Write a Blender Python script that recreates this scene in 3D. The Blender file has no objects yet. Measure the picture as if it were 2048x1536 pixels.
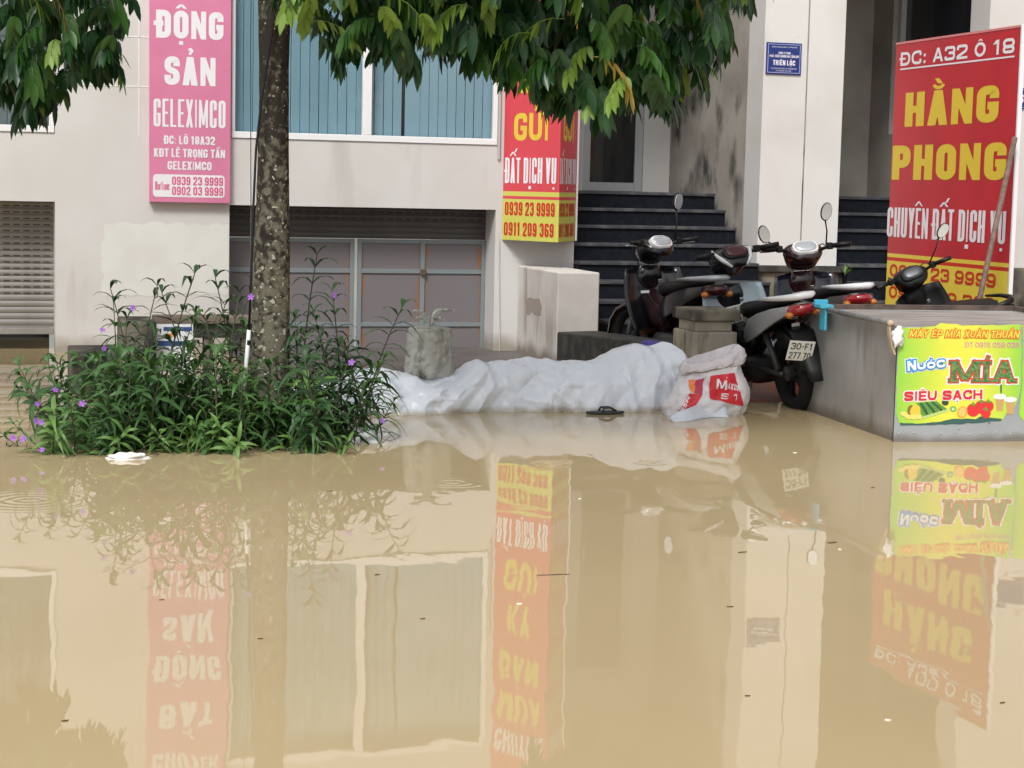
import bpy, math, random, unicodedata
from mathutils import Vector, Matrix, noise as mnoise
from mathutils.bvhtree import BVHTree
import numpy as np

SC = bpy.context.scene
COL = SC.collection
R = math.radians

# ------------------------------------------------------------------ camera
# world: X along the house front (right), Y into the house, Z up, flood water at z = 0
FPX, YAW, PITCH, ROLL, CAMH = 3700.0, 0.2797, 0.10626, 0.02196, 1.4788
def cam_axes():
    cy, sy, cp, sp = math.cos(YAW), math.sin(YAW), math.cos(PITCH), math.sin(PITCH)
    f = Vector((sy*cp, cy*cp, -sp)); r = Vector((cy, -sy, 0)); u = r.cross(f)
    cr, sr = math.cos(ROLL), math.sin(ROLL)
    return f, cr*r + sr*u, -sr*r + cr*u
CF, CR, CU = cam_axes()
CAM = Vector((0, 0, CAMH))
cd = bpy.data.cameras.new('camera'); cam = bpy.data.objects.new('camera', cd); COL.objects.link(cam)
m = Matrix.Identity(4)
for i, v in enumerate((CR, CU, -CF)):
    for k in range(3): m[k][i] = v[k]
m.translation = CAM
cam.matrix_world = m
cd.sensor_fit = 'HORIZONTAL'; cd.sensor_width = 36.0; cd.lens = 36.0*FPX/2048.0
cd.clip_start = 0.05; cd.clip_end = 2000
SC.camera = cam

# ------------------------------------------------------------------ sky, sun, exposure (bright overcast)
wd = bpy.data.worlds.new('World'); SC.world = wd; wd.use_nodes = True
nt = wd.node_tree; nt.nodes.clear()
sky = nt.nodes.new('ShaderNodeTexSky'); sky.sky_type = 'NISHITA'; sky.sun_disc = False
SUN_EL, SUN_ROT = R(50), R(212)
sky.sun_elevation = SUN_EL; sky.sun_rotation = SUN_ROT
sky.air_density = 1.0; sky.dust_density = 4.0; sky.ozone_density = 1.0
hs = nt.nodes.new('ShaderNodeHueSaturation'); hs.inputs['Saturation'].default_value = 0.16
bg = nt.nodes.new('ShaderNodeBackground'); bg.inputs['Strength'].default_value = 0.12
wo = nt.nodes.new('ShaderNodeOutputWorld')
nt.links.new(sky.outputs[0], hs.inputs['Color']); nt.links.new(hs.outputs[0], bg.inputs[0]); nt.links.new(bg.outputs[0], wo.inputs[0])
sl = bpy.data.lights.new('sun', 'SUN'); sl.energy = 1.5; sl.angle = R(14); sl.color = (1.0, 0.98, 0.95)
so = bpy.data.objects.new('sun', sl); COL.objects.link(so)
sdir = Vector((math.sin(SUN_ROT)*math.cos(SUN_EL), math.cos(SUN_ROT)*math.cos(SUN_EL), math.sin(SUN_EL)))
so.rotation_euler = sdir.to_track_quat('Z', 'Y').to_euler(); so.location = (0, -5, 20)
SC.view_settings.view_transform = 'Standard'; SC.view_settings.look = 'None'
SC.view_settings.exposure = 0.62; SC.view_settings.gamma = 1.0
SC.cycles.use_denoising = True
SC.cycles.max_bounces = 8; SC.cycles.glossy_bounces = 4; SC.cycles.diffuse_bounces = 4

# ------------------------------------------------------------------ pixel helpers (2048 x 1536 photo pixels)
def ray(px, py): return CF + CR*((px-1024)/FPX) - CU*((py-768)/FPX)
def onY(px, py, Y):
    d = ray(px, py); return CAM + d*(Y/d.y)
def onZ(px, py, Z=0.0):
    d = ray(px, py); return CAM + d*((Z-CAMH)/d.z)
def onX(px, py, X):
    d = ray(px, py); return CAM + d*(X/d.x)
class Plane:
    def __init__(s, o, u, v):
        s.o, s.u, s.v = Vector(o), Vector(u).normalized(), Vector(v).normalized(); s.n = s.u.cross(s.v)
    def px(s, x, y):
        d = ray(x, y); t = (s.o-CAM).dot(s.n)/d.dot(s.n); p = CAM + d*t - s.o
        return p.dot(s.u), p.dot(s.v)
    def at(s, a, b, h=0.0): return s.o + s.u*a + s.v*b + s.n*h

# ------------------------------------------------------------------ materials
MATS = {}
def _new(name):
    mt = bpy.data.materials.new(name); mt.use_nodes = True
    return mt, mt.node_tree, mt.node_tree.nodes['Principled BSDF']
def rgba(c): return (c[0], c[1], c[2], 1.0)
def mat(name, col, rough=0.6, metal=0.0, col2=None, nscale=6.0, lo=0.4, hi=0.65, amt=1.0, bump=0.0, bscale=60.0,
        stretch=(1, 1, 1), spec=0.5, stain=None, sscale=3.0, slo=0.58, shi=0.72, sstretch=(1, 1, 1), coords='Object', coat=0.0, trans=0.0, detail=6.0, tide=None, tz=.16):
    if name in MATS: return MATS[name]
    mt, t, p = _new(name)
    p.inputs['Base Color'].default_value = rgba(col); p.inputs['Roughness'].default_value = rough
    p.inputs['Metallic'].default_value = metal; p.inputs['Specular IOR Level'].default_value = spec
    p.inputs['Coat Weight'].default_value = coat; p.inputs['Coat Roughness'].default_value = 0.06
    tc = t.nodes.new('ShaderNodeTexCoord')
    def noise(scale, st, det=6.0):
        mp = t.nodes.new('ShaderNodeMapping'); mp.inputs['Scale'].default_value = st
        n = t.nodes.new('ShaderNodeTexNoise'); n.inputs['Scale'].default_value = scale; n.inputs['Detail'].default_value = det
        t.links.new(tc.outputs[coords], mp.inputs[0]); t.links.new(mp.outputs[0], n.inputs['Vector'])
        return n.outputs['Fac']
    def ramp(fac, lo, hi, top=1.0):
        r = t.nodes.new('ShaderNodeMapRange'); r.inputs[1].default_value = lo; r.inputs[2].default_value = hi; r.inputs[4].default_value = top
        t.links.new(fac, r.inputs[0]); return r.outputs[0]
    cur = None
    if col2:
        mx = t.nodes.new('ShaderNodeMix'); mx.data_type = 'RGBA'
        mx.inputs[6].default_value = rgba(col); mx.inputs[7].default_value = rgba(col2)
        t.links.new(ramp(noise(nscale, stretch, detail), lo, hi, amt), mx.inputs[0]); cur = mx.outputs[2]
    if stain:
        mx = t.nodes.new('ShaderNodeMix'); mx.data_type = 'RGBA'
        if cur: t.links.new(cur, mx.inputs[6])
        else: mx.inputs[6].default_value = rgba(col)
        mx.inputs[7].default_value = rgba(stain)
        t.links.new(ramp(noise(sscale, sstretch, 8.0), slo, shi), mx.inputs[0]); cur = mx.outputs[2]
    if tide:      # dirt line left by the flood just above the water
        sp = t.nodes.new('ShaderNodeSeparateXYZ'); t.links.new(tc.outputs['Object'], sp.inputs[0])
        ad = t.nodes.new('ShaderNodeMath'); ad.operation = 'MULTIPLY_ADD'; ad.inputs[1].default_value = -tz*1.6; t.links.new(noise(5.0, (1, 1, .5)), ad.inputs[0]); t.links.new(sp.outputs[2], ad.inputs[2])
        mx = t.nodes.new('ShaderNodeMix'); mx.data_type = 'RGBA'
        if cur: t.links.new(cur, mx.inputs[6])
        else: mx.inputs[6].default_value = rgba(col)
        mx.inputs[7].default_value = rgba(tide); t.links.new(ramp(ad.outputs[0], tz*.35, -tz*.55, .8), mx.inputs[0]); cur = mx.outputs[2]
    if cur: t.links.new(cur, p.inputs['Base Color'])
    if bump:
        b = t.nodes.new('ShaderNodeBump'); b.inputs['Strength'].default_value = bump; b.inputs['Distance'].default_value = 0.004
        t.links.new(noise(bscale, (1, 1, 1), 4.0), b.inputs['Height']); t.links.new(b.outputs[0], p.inputs['Normal'])
    if trans:
        tr = t.nodes.new('ShaderNodeBsdfTranslucent'); ms = t.nodes.new('ShaderNodeMixShader'); ms.inputs[0].default_value = trans
        if cur: t.links.new(cur, tr.inputs[0])
        else: tr.inputs[0].default_value = rgba(col)
        out = t.nodes['Material Output']
        t.links.new(p.outputs[0], ms.inputs[1]); t.links.new(tr.outputs[0], ms.inputs[2]); t.links.new(ms.outputs[0], out.inputs[0])
    MATS[name] = mt
    return mt

# ------------------------------------------------------------------ mesh builder
class MB:
    def __init__(s): s.v = []; s.f = []; s.m = []; s.mi = 0
    def add(s, vs, fs):
        b = len(s.v); s.v += [tuple(v) for v in vs]; s.f += [tuple(b+i for i in f) for f in fs]; s.m += [s.mi]*len(fs); return s
    def box(s, x0, x1, y0, y1, z0, z1):
        vs = [(x, y, z) for x in (x0, x1) for y in (y0, y1) for z in (z0, z1)]
        return s.add(vs, [(0,1,3,2),(4,6,7,5),(0,4,5,1),(2,3,7,6),(0,2,6,4),(1,5,7,3)])
    def obox(s, c, ax, ay, az):      # oriented box: centre and three half-axis vectors
        c, ax, ay, az = Vector(c), Vector(ax), Vector(ay), Vector(az)
        vs = [c + ax*i + ay*j + az*k for i in (-1, 1) for j in (-1, 1) for k in (-1, 1)]
        return s.add(vs, [(0,1,3,2),(4,6,7,5),(0,4,5,1),(2,3,7,6),(0,2,6,4),(1,5,7,3)])
    def rings(s, rings, cap=True, closed=False):
        n = len(rings[0]); vs = [p for r in rings for p in r]; fs = []
        k = len(rings)
        for i in range(k if closed else k-1):
            a, b = i*n, ((i+1) % k)*n
            fs += [(a+j, a+(j+1) % n, b+(j+1) % n, b+j) for j in range(n)]
        if cap and not closed: fs += [tuple(range(n-1, -1, -1)), tuple(range((k-1)*n, k*n))]
        return s.add(vs, fs)
    def tube(s, path, r, n=8, cap=True):
        path = [Vector(p) for p in path]; rs = r if isinstance(r, (list, tuple)) else [r]*len(path)
        up = None; out = []
        for i, p in enumerate(path):
            d = (path[min(i+1, len(path)-1)] - path[max(i-1, 0)]).normalized()
            if up is None: up = d.orthogonal().normalized()
            up = (up - d*up.dot(d))
            up = up.normalized() if up.length > 1e-6 else d.orthogonal().normalized()
            w = d.cross(up)
            out.append([p + (up*math.cos(2*math.pi*j/n) + w*math.sin(2*math.pi*j/n))*rs[i] for j in range(n)])
        return s.rings(out, cap)
    def loft(s, secs, n=16, pw=2.4):   # sections: (centre, half side vector, half up vector)
        out = []
        for c, a, b in secs:
            c, a, b = Vector(c), Vector(a), Vector(b); ring = []
            for j in range(n):
                t = 2*math.pi*j/n; co, si = math.cos(t), math.sin(t)
                ring.append(c + a*(abs(co)**(2/pw)*(1 if co >= 0 else -1)) + b*(abs(si)**(2/pw)*(1 if si >= 0 else -1)))
            out.append(ring)
        return s.rings(out)
    def ellipsoid(s, c, ax, ay, az, n=14, k=8):
        c, ax, ay, az = Vector(c), Vector(ax), Vector(ay), Vector(az); out = []
        for i in range(k+1):
            ph = math.pi*(i+0.02 if i == 0 else i-0.02 if i == k else i)/k
            out.append([c + az*math.cos(ph) + (ax*math.cos(2*math.pi*j/n) + ay*math.sin(2*math.pi*j/n))*math.sin(ph) for j in range(n)])
        return s.rings(out)
    def torus(s, c, ax, ay, az, R0, r, n=36, k=10, squash=1.0):   # ring in ax/ay plane, az the axle
        c, ax, ay, az = Vector(c), Vector(ax), Vector(ay), Vector(az); out = []
        for i in range(n):
            t = 2*math.pi*i/n; d = ax*math.cos(t) + ay*math.sin(t)
            out.append([c + d*(R0 + r*math.cos(2*math.pi*j/k)) + az*(r*squash*math.sin(2*math.pi*j/k)) for j in range(k)])
        return s.rings(out, closed=True)
    def poly(s, pts): return s.add(pts, [tuple(range(len(pts)))])
    def slab(s, outline, off):        # closed outline (3d points) thickened by vector off
        n = len(outline); off = Vector(off); a = [Vector(p) for p in outline]; b = [p + off for p in a]
        return s.add(a + b, [tuple(range(n)), tuple(range(2*n-1, n-1, -1))] + [(i, n+i, n+(i+1) % n, (i+1) % n) for i in range(n)])
    def build(s, name, mats, parent=None, smooth=False, bevel=0.0, world=True, auto=None, solid=0.0, sub=0):
        me = bpy.data.meshes.new(name); me.from_pydata(s.v, [], s.f)
        if not isinstance(mats, (list, tuple)): mats = [mats]
        for mm in mats: me.materials.append(mm)
        if len(mats) > 1: me.polygons.foreach_set('material_index', s.m)
        me.update()
        import bmesh
        bm = bmesh.new(); bm.from_mesh(me); bmesh.ops.recalc_face_normals(bm, faces=bm.faces); bm.to_mesh(me); bm.free()
        if smooth: me.polygons.foreach_set('use_smooth', [True]*len(me.polygons))
        o = bpy.data.objects.new(name, me); COL.objects.link(o)
        if smooth and auto:
            try: me.set_sharp_from_angle(angle=R(auto))
            except Exception: pass
        if parent: adopt(o, parent, world)
        if solid:
            md = o.modifiers.new('solid', 'SOLIDIFY'); md.thickness = solid; md.offset = 0
        if bevel:
            md = o.modifiers.new('bevel', 'BEVEL'); md.width = bevel; md.segments = 2; md.limit_method = 'ANGLE'
        if sub:
            md = o.modifiers.new('sub', 'SUBSURF'); md.levels = sub; md.render_levels = sub
        return o
def adopt(o, parent, world=True):
    o.parent = parent
    if world and parent.get('_root'):
        o.matrix_parent_inverse = (Matrix.Translation(parent.location) @ parent.rotation_euler.to_matrix().to_4x4()).inverted()
def tag(o, label=None, cat=None, group=None, kind=None):
    if label: o['label'] = label
    if cat: o['category'] = cat
    if group: o['group'] = group
    if kind: o['kind'] = kind
    return o
def thing(name, label, cat, loc=(0, 0, 0), rot=(0, 0, 0), group=None):
    o = bpy.data.objects.new(name, None); COL.objects.link(o); o.empty_display_size = 0.1
    o.location = loc; o.rotation_euler = rot; o['_root'] = 1
    return tag(o, label, cat, group)
def share(o, loc=None, rot=None, scale=None, parent=None):
    c = o.copy(); COL.objects.link(c)
    if loc is not None: c.location = loc
    if rot is not None: c.rotation_euler = rot
    if scale is not None: c.scale = scale
    if parent is not None: c.parent = parent
    return c

# ------------------------------------------------------------------ sign lettering: bold condensed capitals built from strokes
def _ring(v0=0, v1=1): return ('O', v0, v1)
G = {
 'A': [('D', 0, 0, .5, 1), ('D', 1, 0, .5, 1), ('H', .26, .2, .8)],
 'B': [('V', 0, 0, 1), ('R', [(0, 1), (.94, 1), (.94, .53), (0, .53)]), ('R', [(0, .53), (1, .53), (1, 0), (0, 0)])],
 'C': [('R', [(1, .66), (1, 1), (0, 1), (0, 0), (1, 0), (1, .34)])],
 'D': [('V', 0, 0, 1), ('R', [(0, 1), (1, 1), (1, 0), (0, 0)])],
 'E': [('V', 0, 0, 1), ('H', 1, 0, 1), ('H', .5, 0, .9), ('H', 0, 0, 1)],
 'F': [('V', 0, 0, 1), ('H', 1, 0, 1), ('H', .5, 0, .9)],
 'G': [('R', [(1, .7), (1, 1), (0, 1), (0, 0), (1, 0), (1, .40)]), ('H', .44, .5, 1)],
 'H': [('V', 0, 0, 1), ('V', 1, 0, 1), ('H', .5, 0, 1)],
 'I': [('V', .5, 0, 1)],
 'K': [('V', 0, 0, 1), ('D', .05, .38, 1, 1), ('D', .3, .55, 1, 0)],
 'L': [('V', 0, 0, 1), ('H', 0, 0, 1)],
 'M': [('V', 0, 0, 1), ('V', 1, 0, 1), ('D', 0, 1, .5, .1), ('D', 1, 1, .5, .1)],
 'N': [('V', 0, 0, 1), ('V', 1, 0, 1), ('D', 0, 1, 1, 0)],
 'O': [_ring()],
 'P': [('V', 0, 0, 1), ('R', [(0, 1), (1, 1), (1, .45), (0, .45)])],
 'R': [('V', 0, 0, 1), ('R', [(0, 1), (1, 1), (1, .5), (0, .5)]), ('D', .5, .5, 1, 0)],
 'S': [('R', [(1, .7), (1, 1), (0, 1), (0, .55), (1, .45), (1, 0), (0, 0), (0, .3)])],
 'T': [('V', .5, 0, 1), ('H', 1, 0, 1)],
 'U': [('R', [(0, 1), (0, 0), (1, 0), (1, 1)])],
 'V': [('D', 0, 1, .5, 0), ('D', 1, 1, .5, 0)],
 'X': [('D', 0, 0, 1, 1), ('D', 0, 1, 1, 0)],
 'Y': [('D', 0, 1, .5, .42), ('D', 1, 1, .5, .42), ('V', .5, 0, .5)],
 '0': [_ring()], '1': [('V', .62, 0, 1), ('D', .05, .72, .6, 1)],
 '2': [('R', [(0, .68), (0, 1), (1, 1), (1, .58), (.02, .12), (0, 0)]), ('H', 0, 0, 1)],
 '3': [('R', [(0, .74), (0, 1), (1, 1), (1, .53), (.35, .53)]), ('R', [(.35, .53), (1, .53), (1, 0), (0, 0), (0, .26)])],
 '4': [('V', .75, 0, 1), ('H', .28, 0, 1), ('D', .05, .25, .75, 1)],
 '5': [('R', [(1, 1), (0, 1), (0, .56), (1, .6), (1, 0), (0, 0), (0, .26)])],
 '6': [_ring(0, .6), ('R', [(0, .3), (0, 1), (1, 1), (1, .76)])],
 '7': [('H', 1, 0, 1), ('D', .3, 0, .95, .95)],
 '8': [_ring(0, .54), _ring(.46, 1)], '9': [_ring(.4, 1), ('R', [(1, .7), (1, 0), (0, 0), (0, .24)])],
 ':': [('Q', .5, .12), ('Q', .5, .6)], '.': [('Q', .5, .06)], '-': [('H', .5, 0, 1)],
 'l': [('V', .5, 0, 1)], 'i': [('V', .5, 0, .68), ('Q', .5, .92)], 't': [('V', .5, 0, .92), ('H', .66, 0, 1)],
 'n': [('V', 0, 0, .68), ('R', [(0, .62), (1, .66), (1, 0)])], 'u': [('R', [(0, .68), (0, 0), (1, 0), (1, .68)])],
 'o': [_ring(0, .7)], 'c': [('R', [(1, .48), (1, .7), (0, .7), (0, 0), (1, 0), (1, .22)])],
 'e': [('R', [(0, .36), (1, .36), (1, .7), (0, .7), (0, 0), (1, 0), (1, .18)])],
}
WID = {'I': .34, 'M': 1.28, ':': .36, '.': .34, '1': .7, 'l': .34, 'i': .34, 't': .6, '-': .5, 'L': .84, 'E': .86, 'F': .8, 'T': .92, ' ': .5}
def _fillet(pts, rad):
    out = [pts[0]]
    for i in range(1, len(pts)-1):
        a, b, c = Vector(pts[i-1]), Vector(pts[i]), Vector(pts[i+1])
        la, lc = (a-b).length, (c-b).length; r = min(rad, la*.5, lc*.5)
        if r < 1e-6: out.append(b); continue
        p, q = b + (a-b).normalized()*r, b + (c-b).normalized()*r
        for k in range(7):
            t = k/6; out.append(p*(1-t)**2*1 + b*(2*t*(1-t)) + q*t*t)
    out.append(Vector(pts[-1])); return [Vector(p) for p in out]
def _ribbon(pts, w, closed=False):
    n = len(pts); L = []; Rr = []
    for i in range(n):
        a = pts[i-1] if (i > 0 or closed) else None; b = pts[i]; c = pts[(i+1) % n] if (i < n-1 or closed) else None
        d1 = (b-a).normalized() if a is not None and (b-a).length > 1e-9 else None
        d2 = (c-b).normalized() if c is not None and (c-b).length > 1e-9 else None
        if d1 is None: d1 = d2
        if d2 is None: d2 = d1
        t = (d1+d2); t = t.normalized() if t.length > 1e-6 else d2
        nn = Vector((-t.y, t.x)); k = max(.5, nn.dot(Vector((-d2.y, d2.x))))
        L.append(b + nn*(w/2/k)); Rr.append(b - nn*(w/2/k))
    fs = [(i, (i+1) % n, n+(i+1) % n, n+i) for i in range(n if closed else n-1)]
    return L+Rr, fs
def glyph_strokes(ch, W, H, w):
    """list of (verts2d, faces) for one base glyph in a W x H cell with stroke w"""
    out = []; hx = w/2; w = min(w, W*.62); hs = w/2
    X = lambda u: hs + u*(W-w); Yi = lambda v: hs + v*(H-w)
    rad = max((W-w)*.5, hs*1.05)
    for st in G.get(ch, []):
        k = st[0]
        if k == 'V': x = X(st[1]); out.append(([(x-hs, st[2]*H), (x+hs, st[2]*H), (x+hs, st[3]*H), (x-hs, st[3]*H)], [(0, 1, 2, 3)]))
        elif k == 'H':
            y = Yi(st[1]); h = hs*.86; y = min(max(y, h), H-h) if st[1] not in (0, 1) else (h if st[1] == 0 else H-h)
            out.append(([(st[2]*W, y-h), (st[3]*W, y-h), (st[3]*W, y+h), (st[2]*W, y+h)], [(0, 1, 2, 3)]))
        elif k == 'D':
            x0, y0, x1, y1 = X(st[1]), st[2]*H, X(st[3]), st[4]*H
            L = math.hypot(x1-x0, y1-y0); e = min(hs*L/max(abs(y1-y0), 1e-6), hs*1.8)
            e0 = e
            out.append(([(x0-e0, y0), (x0+e0, y0), (x1+e0, y1), (x1-e0, y1)], [(0, 1, 2, 3)]))
        elif k == 'R':
            pts = [(X(u), Yi(v)) for u, v in st[1]]
            for e, q in ((0, 1), (-1, -2)):    # open ends on stems reach the edges
                if ch in 'UunBDPR' and abs(pts[e][0]-pts[q][0]) < 1e-6: pts[e] = (pts[e][0], st[1][e][1]*H)
            out.append(_ribbon(_fillet(pts, rad), w))
        elif k == 'O':
            y0, y1 = hs + st[1]*(H-w) if st[1] else hs, st[2]*H - hs
            x0, x1 = hs, W-hs; r = min(rad, (x1-x0)/2, (y1-y0)/2); P = []
            for cx, cy, a0 in ((x1-r, y1-r, 0), (x0+r, y1-r, 90), (x0+r, y0+r, 180), (x1-r, y0+r, 270)):
                P += [Vector((cx + r*math.cos(R(a0+15*i)), cy + r*math.sin(R(a0+15*i)))) for i in range(7)]
            Q = [P[0]]
            for p in P[1:]:
                if (p-Q[-1]).length > 1e-5: Q.append(p)
            if (Q[0]-Q[-1]).length < 1e-5: Q.pop()
            out.append(_ribbon(Q, w, True))
        elif k == 'Q': x, y = X(st[1]), st[2]*H; out.append(([(x-hs, y-hs), (x+hs, y-hs), (x+hs, y+hs), (x-hs, y+hs)], [(0, 1, 2, 3)]))
    return out
def mark_strokes(marks, W, H, w, ch):
    out = []; hi = H + .06*H; cx = W/2; t = min(w*.72, H*.12)
    xh = H*.7 if ch.islower() else H
    hi = xh + .07*H
    def D(x0, y0, x1, y1, th=t):
        out.append(([(x0-th*.55, y0), (x0+th*.55, y0), (x1+th*.55, y1), (x1-th*.55, y1)], [(0, 1, 2, 3)]))
    shift = 0
    for mk in marks:
        c = ord(mk)
        if c == 0x302:   # circumflex
            D(cx-.15*H, hi, cx, hi+.15*H); D(cx+.15*H, hi, cx, hi+.15*H); shift = .15*H; cx2 = cx+.14*H
        elif c == 0x306: # breve
            pts = [Vector((cx + .13*H*math.cos(a), hi + .1*H + .1*H*math.sin(a))) for a in [math.pi*(1+i/8) for i in range(9)]]
            out.append(_ribbon(pts, t*.8)); shift = .12*H
        elif c == 0x301: D(cx + (.1*H if shift else -.02*H), hi+shift*.9, cx + (.2*H if shift else .1*H), hi+shift*.9+.15*H)
        elif c == 0x300: D(cx + .05*H, hi+shift, cx-.06*H, hi+shift+.15*H)
        elif c == 0x309: # hook above
            pts = [Vector(p) for p in ((cx-.06*H, hi+shift+.17*H), (cx+.02*H, hi+shift+.2*H), (cx+.07*H, hi+shift+.14*H), (cx, hi+shift+.06*H), (cx, hi+shift))]
            out.append(_ribbon(pts, t*.75))
        elif c == 0x323: out.append(([(cx-t*.6, -.22*H), (cx+t*.6, -.22*H), (cx+t*.6, -.22*H+t*1.1), (cx-t*.6, -.22*H+t*1.1)], [(0, 1, 2, 3)]))
        elif c == 0x31b: # horn
            pts = [Vector(p) for p in ((W-w*.3, xh-w*.35), (W+.05*H, xh-.02*H), (W+.07*H, xh+.1*H))]
            out.append(_ribbon(pts, t*.8))
    return out
def layout(text, H, aspect=.5, gap=.09):
    items = []; x = 0
    for ch in text:
        d = unicodedata.normalize('NFD', ch); base, marks = d[0], d[1:]
        if base == 'Đ': base, marks = 'D', marks + '\u0335'
        Wg = WID.get(base, 1.0)*aspect*H
        items.append((base, marks, x, Wg)); x += Wg + (gap*H if base != ' ' else 0)
    return items, x - gap*H
SLAB = {'M': ((0, 0), (1, 0), (0, 1), (1, 1)), 'I': ((.5, 0), (.5, 1)), 'A': ((0, 0), (1, 0))}
def lettering(parent, plane, text, box, mt, stroke=.2, lift=.0015, layer=0.0, aspect=.55, gap=.1, italic=0.0, slab=False, grow=0.0, xs=1.0, name='lettering', rot=0.0, arc=0.0, conform=None):
    """box = (u0, v0, u1, v1) on the plane: baseline to cap height"""
    u0, v0, u1, v1 = box; H = v1-v0
    items, tot = layout(text, H, aspect, gap)
    k = (u1-u0)/xs/tot
    items = [(b, mk, x*k, Wg*k) for b, mk, x, Wg in items]
    mb = MB(); z = 0
    for base, marks, x, Wg in items:
        if base == ' ': continue
        w = min(stroke*H, Wg*{'M': .25, 'N': .34, 'X': .36, 'K': .38}.get(base, .42) if base not in 'Iil:.1' else stroke*H)
        ex = grow
        st = glyph_strokes(base, Wg, H, w)
        if '\u0335' in marks: st.append(([(-.09*H*k, H*.44), (Wg*.5, H*.44), (Wg*.5, H*.44+w*.75), (-.09*H*k, H*.44+w*.75)], [(0, 1, 2, 3)]))
        st += mark_strokes(marks.replace('\u0335', ''), Wg, H, w, base)
        if slab:
            for su, sv in SLAB.get(base, ()):
                cx = w/2 + su*(Wg-w); y = 0 if sv == 0 else H - w*.55
                st.append(([(cx-w*.95, y), (cx+w*.95, y), (cx+w*.95, y+w*.55), (cx-w*.95, y+w*.55)], [(0, 1, 2, 3)]))
        for vs, fs in st:
            z += 1
            vs2 = [Vector((p[0], p[1])) for p in vs]
            if ex:
                c = sum(vs2, Vector((0, 0)))/len(vs2)
                if len(vs2) == 4:
                    nv = []
                    for i in range(4):
                        a, b2, c2 = vs2[i-1], vs2[i], vs2[(i+1) % 4]
                        d1, d2 = (b2-a).normalized(), (c2-b2).normalized()
                        nv.append(b2 + (Vector((d1.y, -d1.x)) + Vector((d2.y, -d2.x)))*ex*(1 if (vs2[1]-vs2[0]).cross(vs2[2]-vs2[1]) > 0 else -1))
                    vs2 = nv
                else:
                    n = len(vs2)//2
                    for i in range(n):
                        d = vs2[i]-vs2[n+i]; l = d.length or 1; vs2[i] = vs2[i]+d/l*ex; vs2[n+i] = vs2[n+i]-d/l*ex
            pts = []
            for p in vs2:
                a = u0 + (x + p.x)*xs + italic*p.y; b = v0 + p.y
                if arc: tt = (a-u0)/(u1-u0); b += arc*4*tt*(1-tt)
                if rot:
                    cu, cv = u0, v0; da, db = a-cu, b-cv
                    a, b = cu + da*math.cos(rot) - db*math.sin(rot), cv + da*math.sin(rot) + db*math.cos(rot)
                h = lift + layer + z*0.00006
                pts.append((a, b, h) if conform else plane.at(a, b, h))
            if conform:
                for f in fs:
                    q4 = [Vector(pts[i]) for i in f]; m_ = 6 if len(fs) == 1 else 2; g_ = []
                    for i in range(m_+1):
                        e0_, e1_ = q4[0].lerp(q4[3], i/m_), q4[1].lerp(q4[2], i/m_)
                        g_ += [conform(*e0_.lerp(e1_, j/m_)) for j in range(m_+1)]
                    mb.add(g_, [(i*(m_+1)+j, i*(m_+1)+j+1, (i+1)*(m_+1)+j+1, (i+1)*(m_+1)+j) for i in range(m_) for j in range(m_)])
            else: mb.add(pts, fs)
    return mb.build(name, mt, parent)
def pxbox(plane, x0, y0, x1, y1):
    """pixel box (left, cap top, right, baseline) to plane box"""
    ym = (y0+y1)/2; xm = (x0+x1)/2
    return (plane.px(x0, ym)[0], plane.px(xm, y1)[1], plane.px(x1, ym)[0], plane.px(xm, y0)[1])

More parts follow.
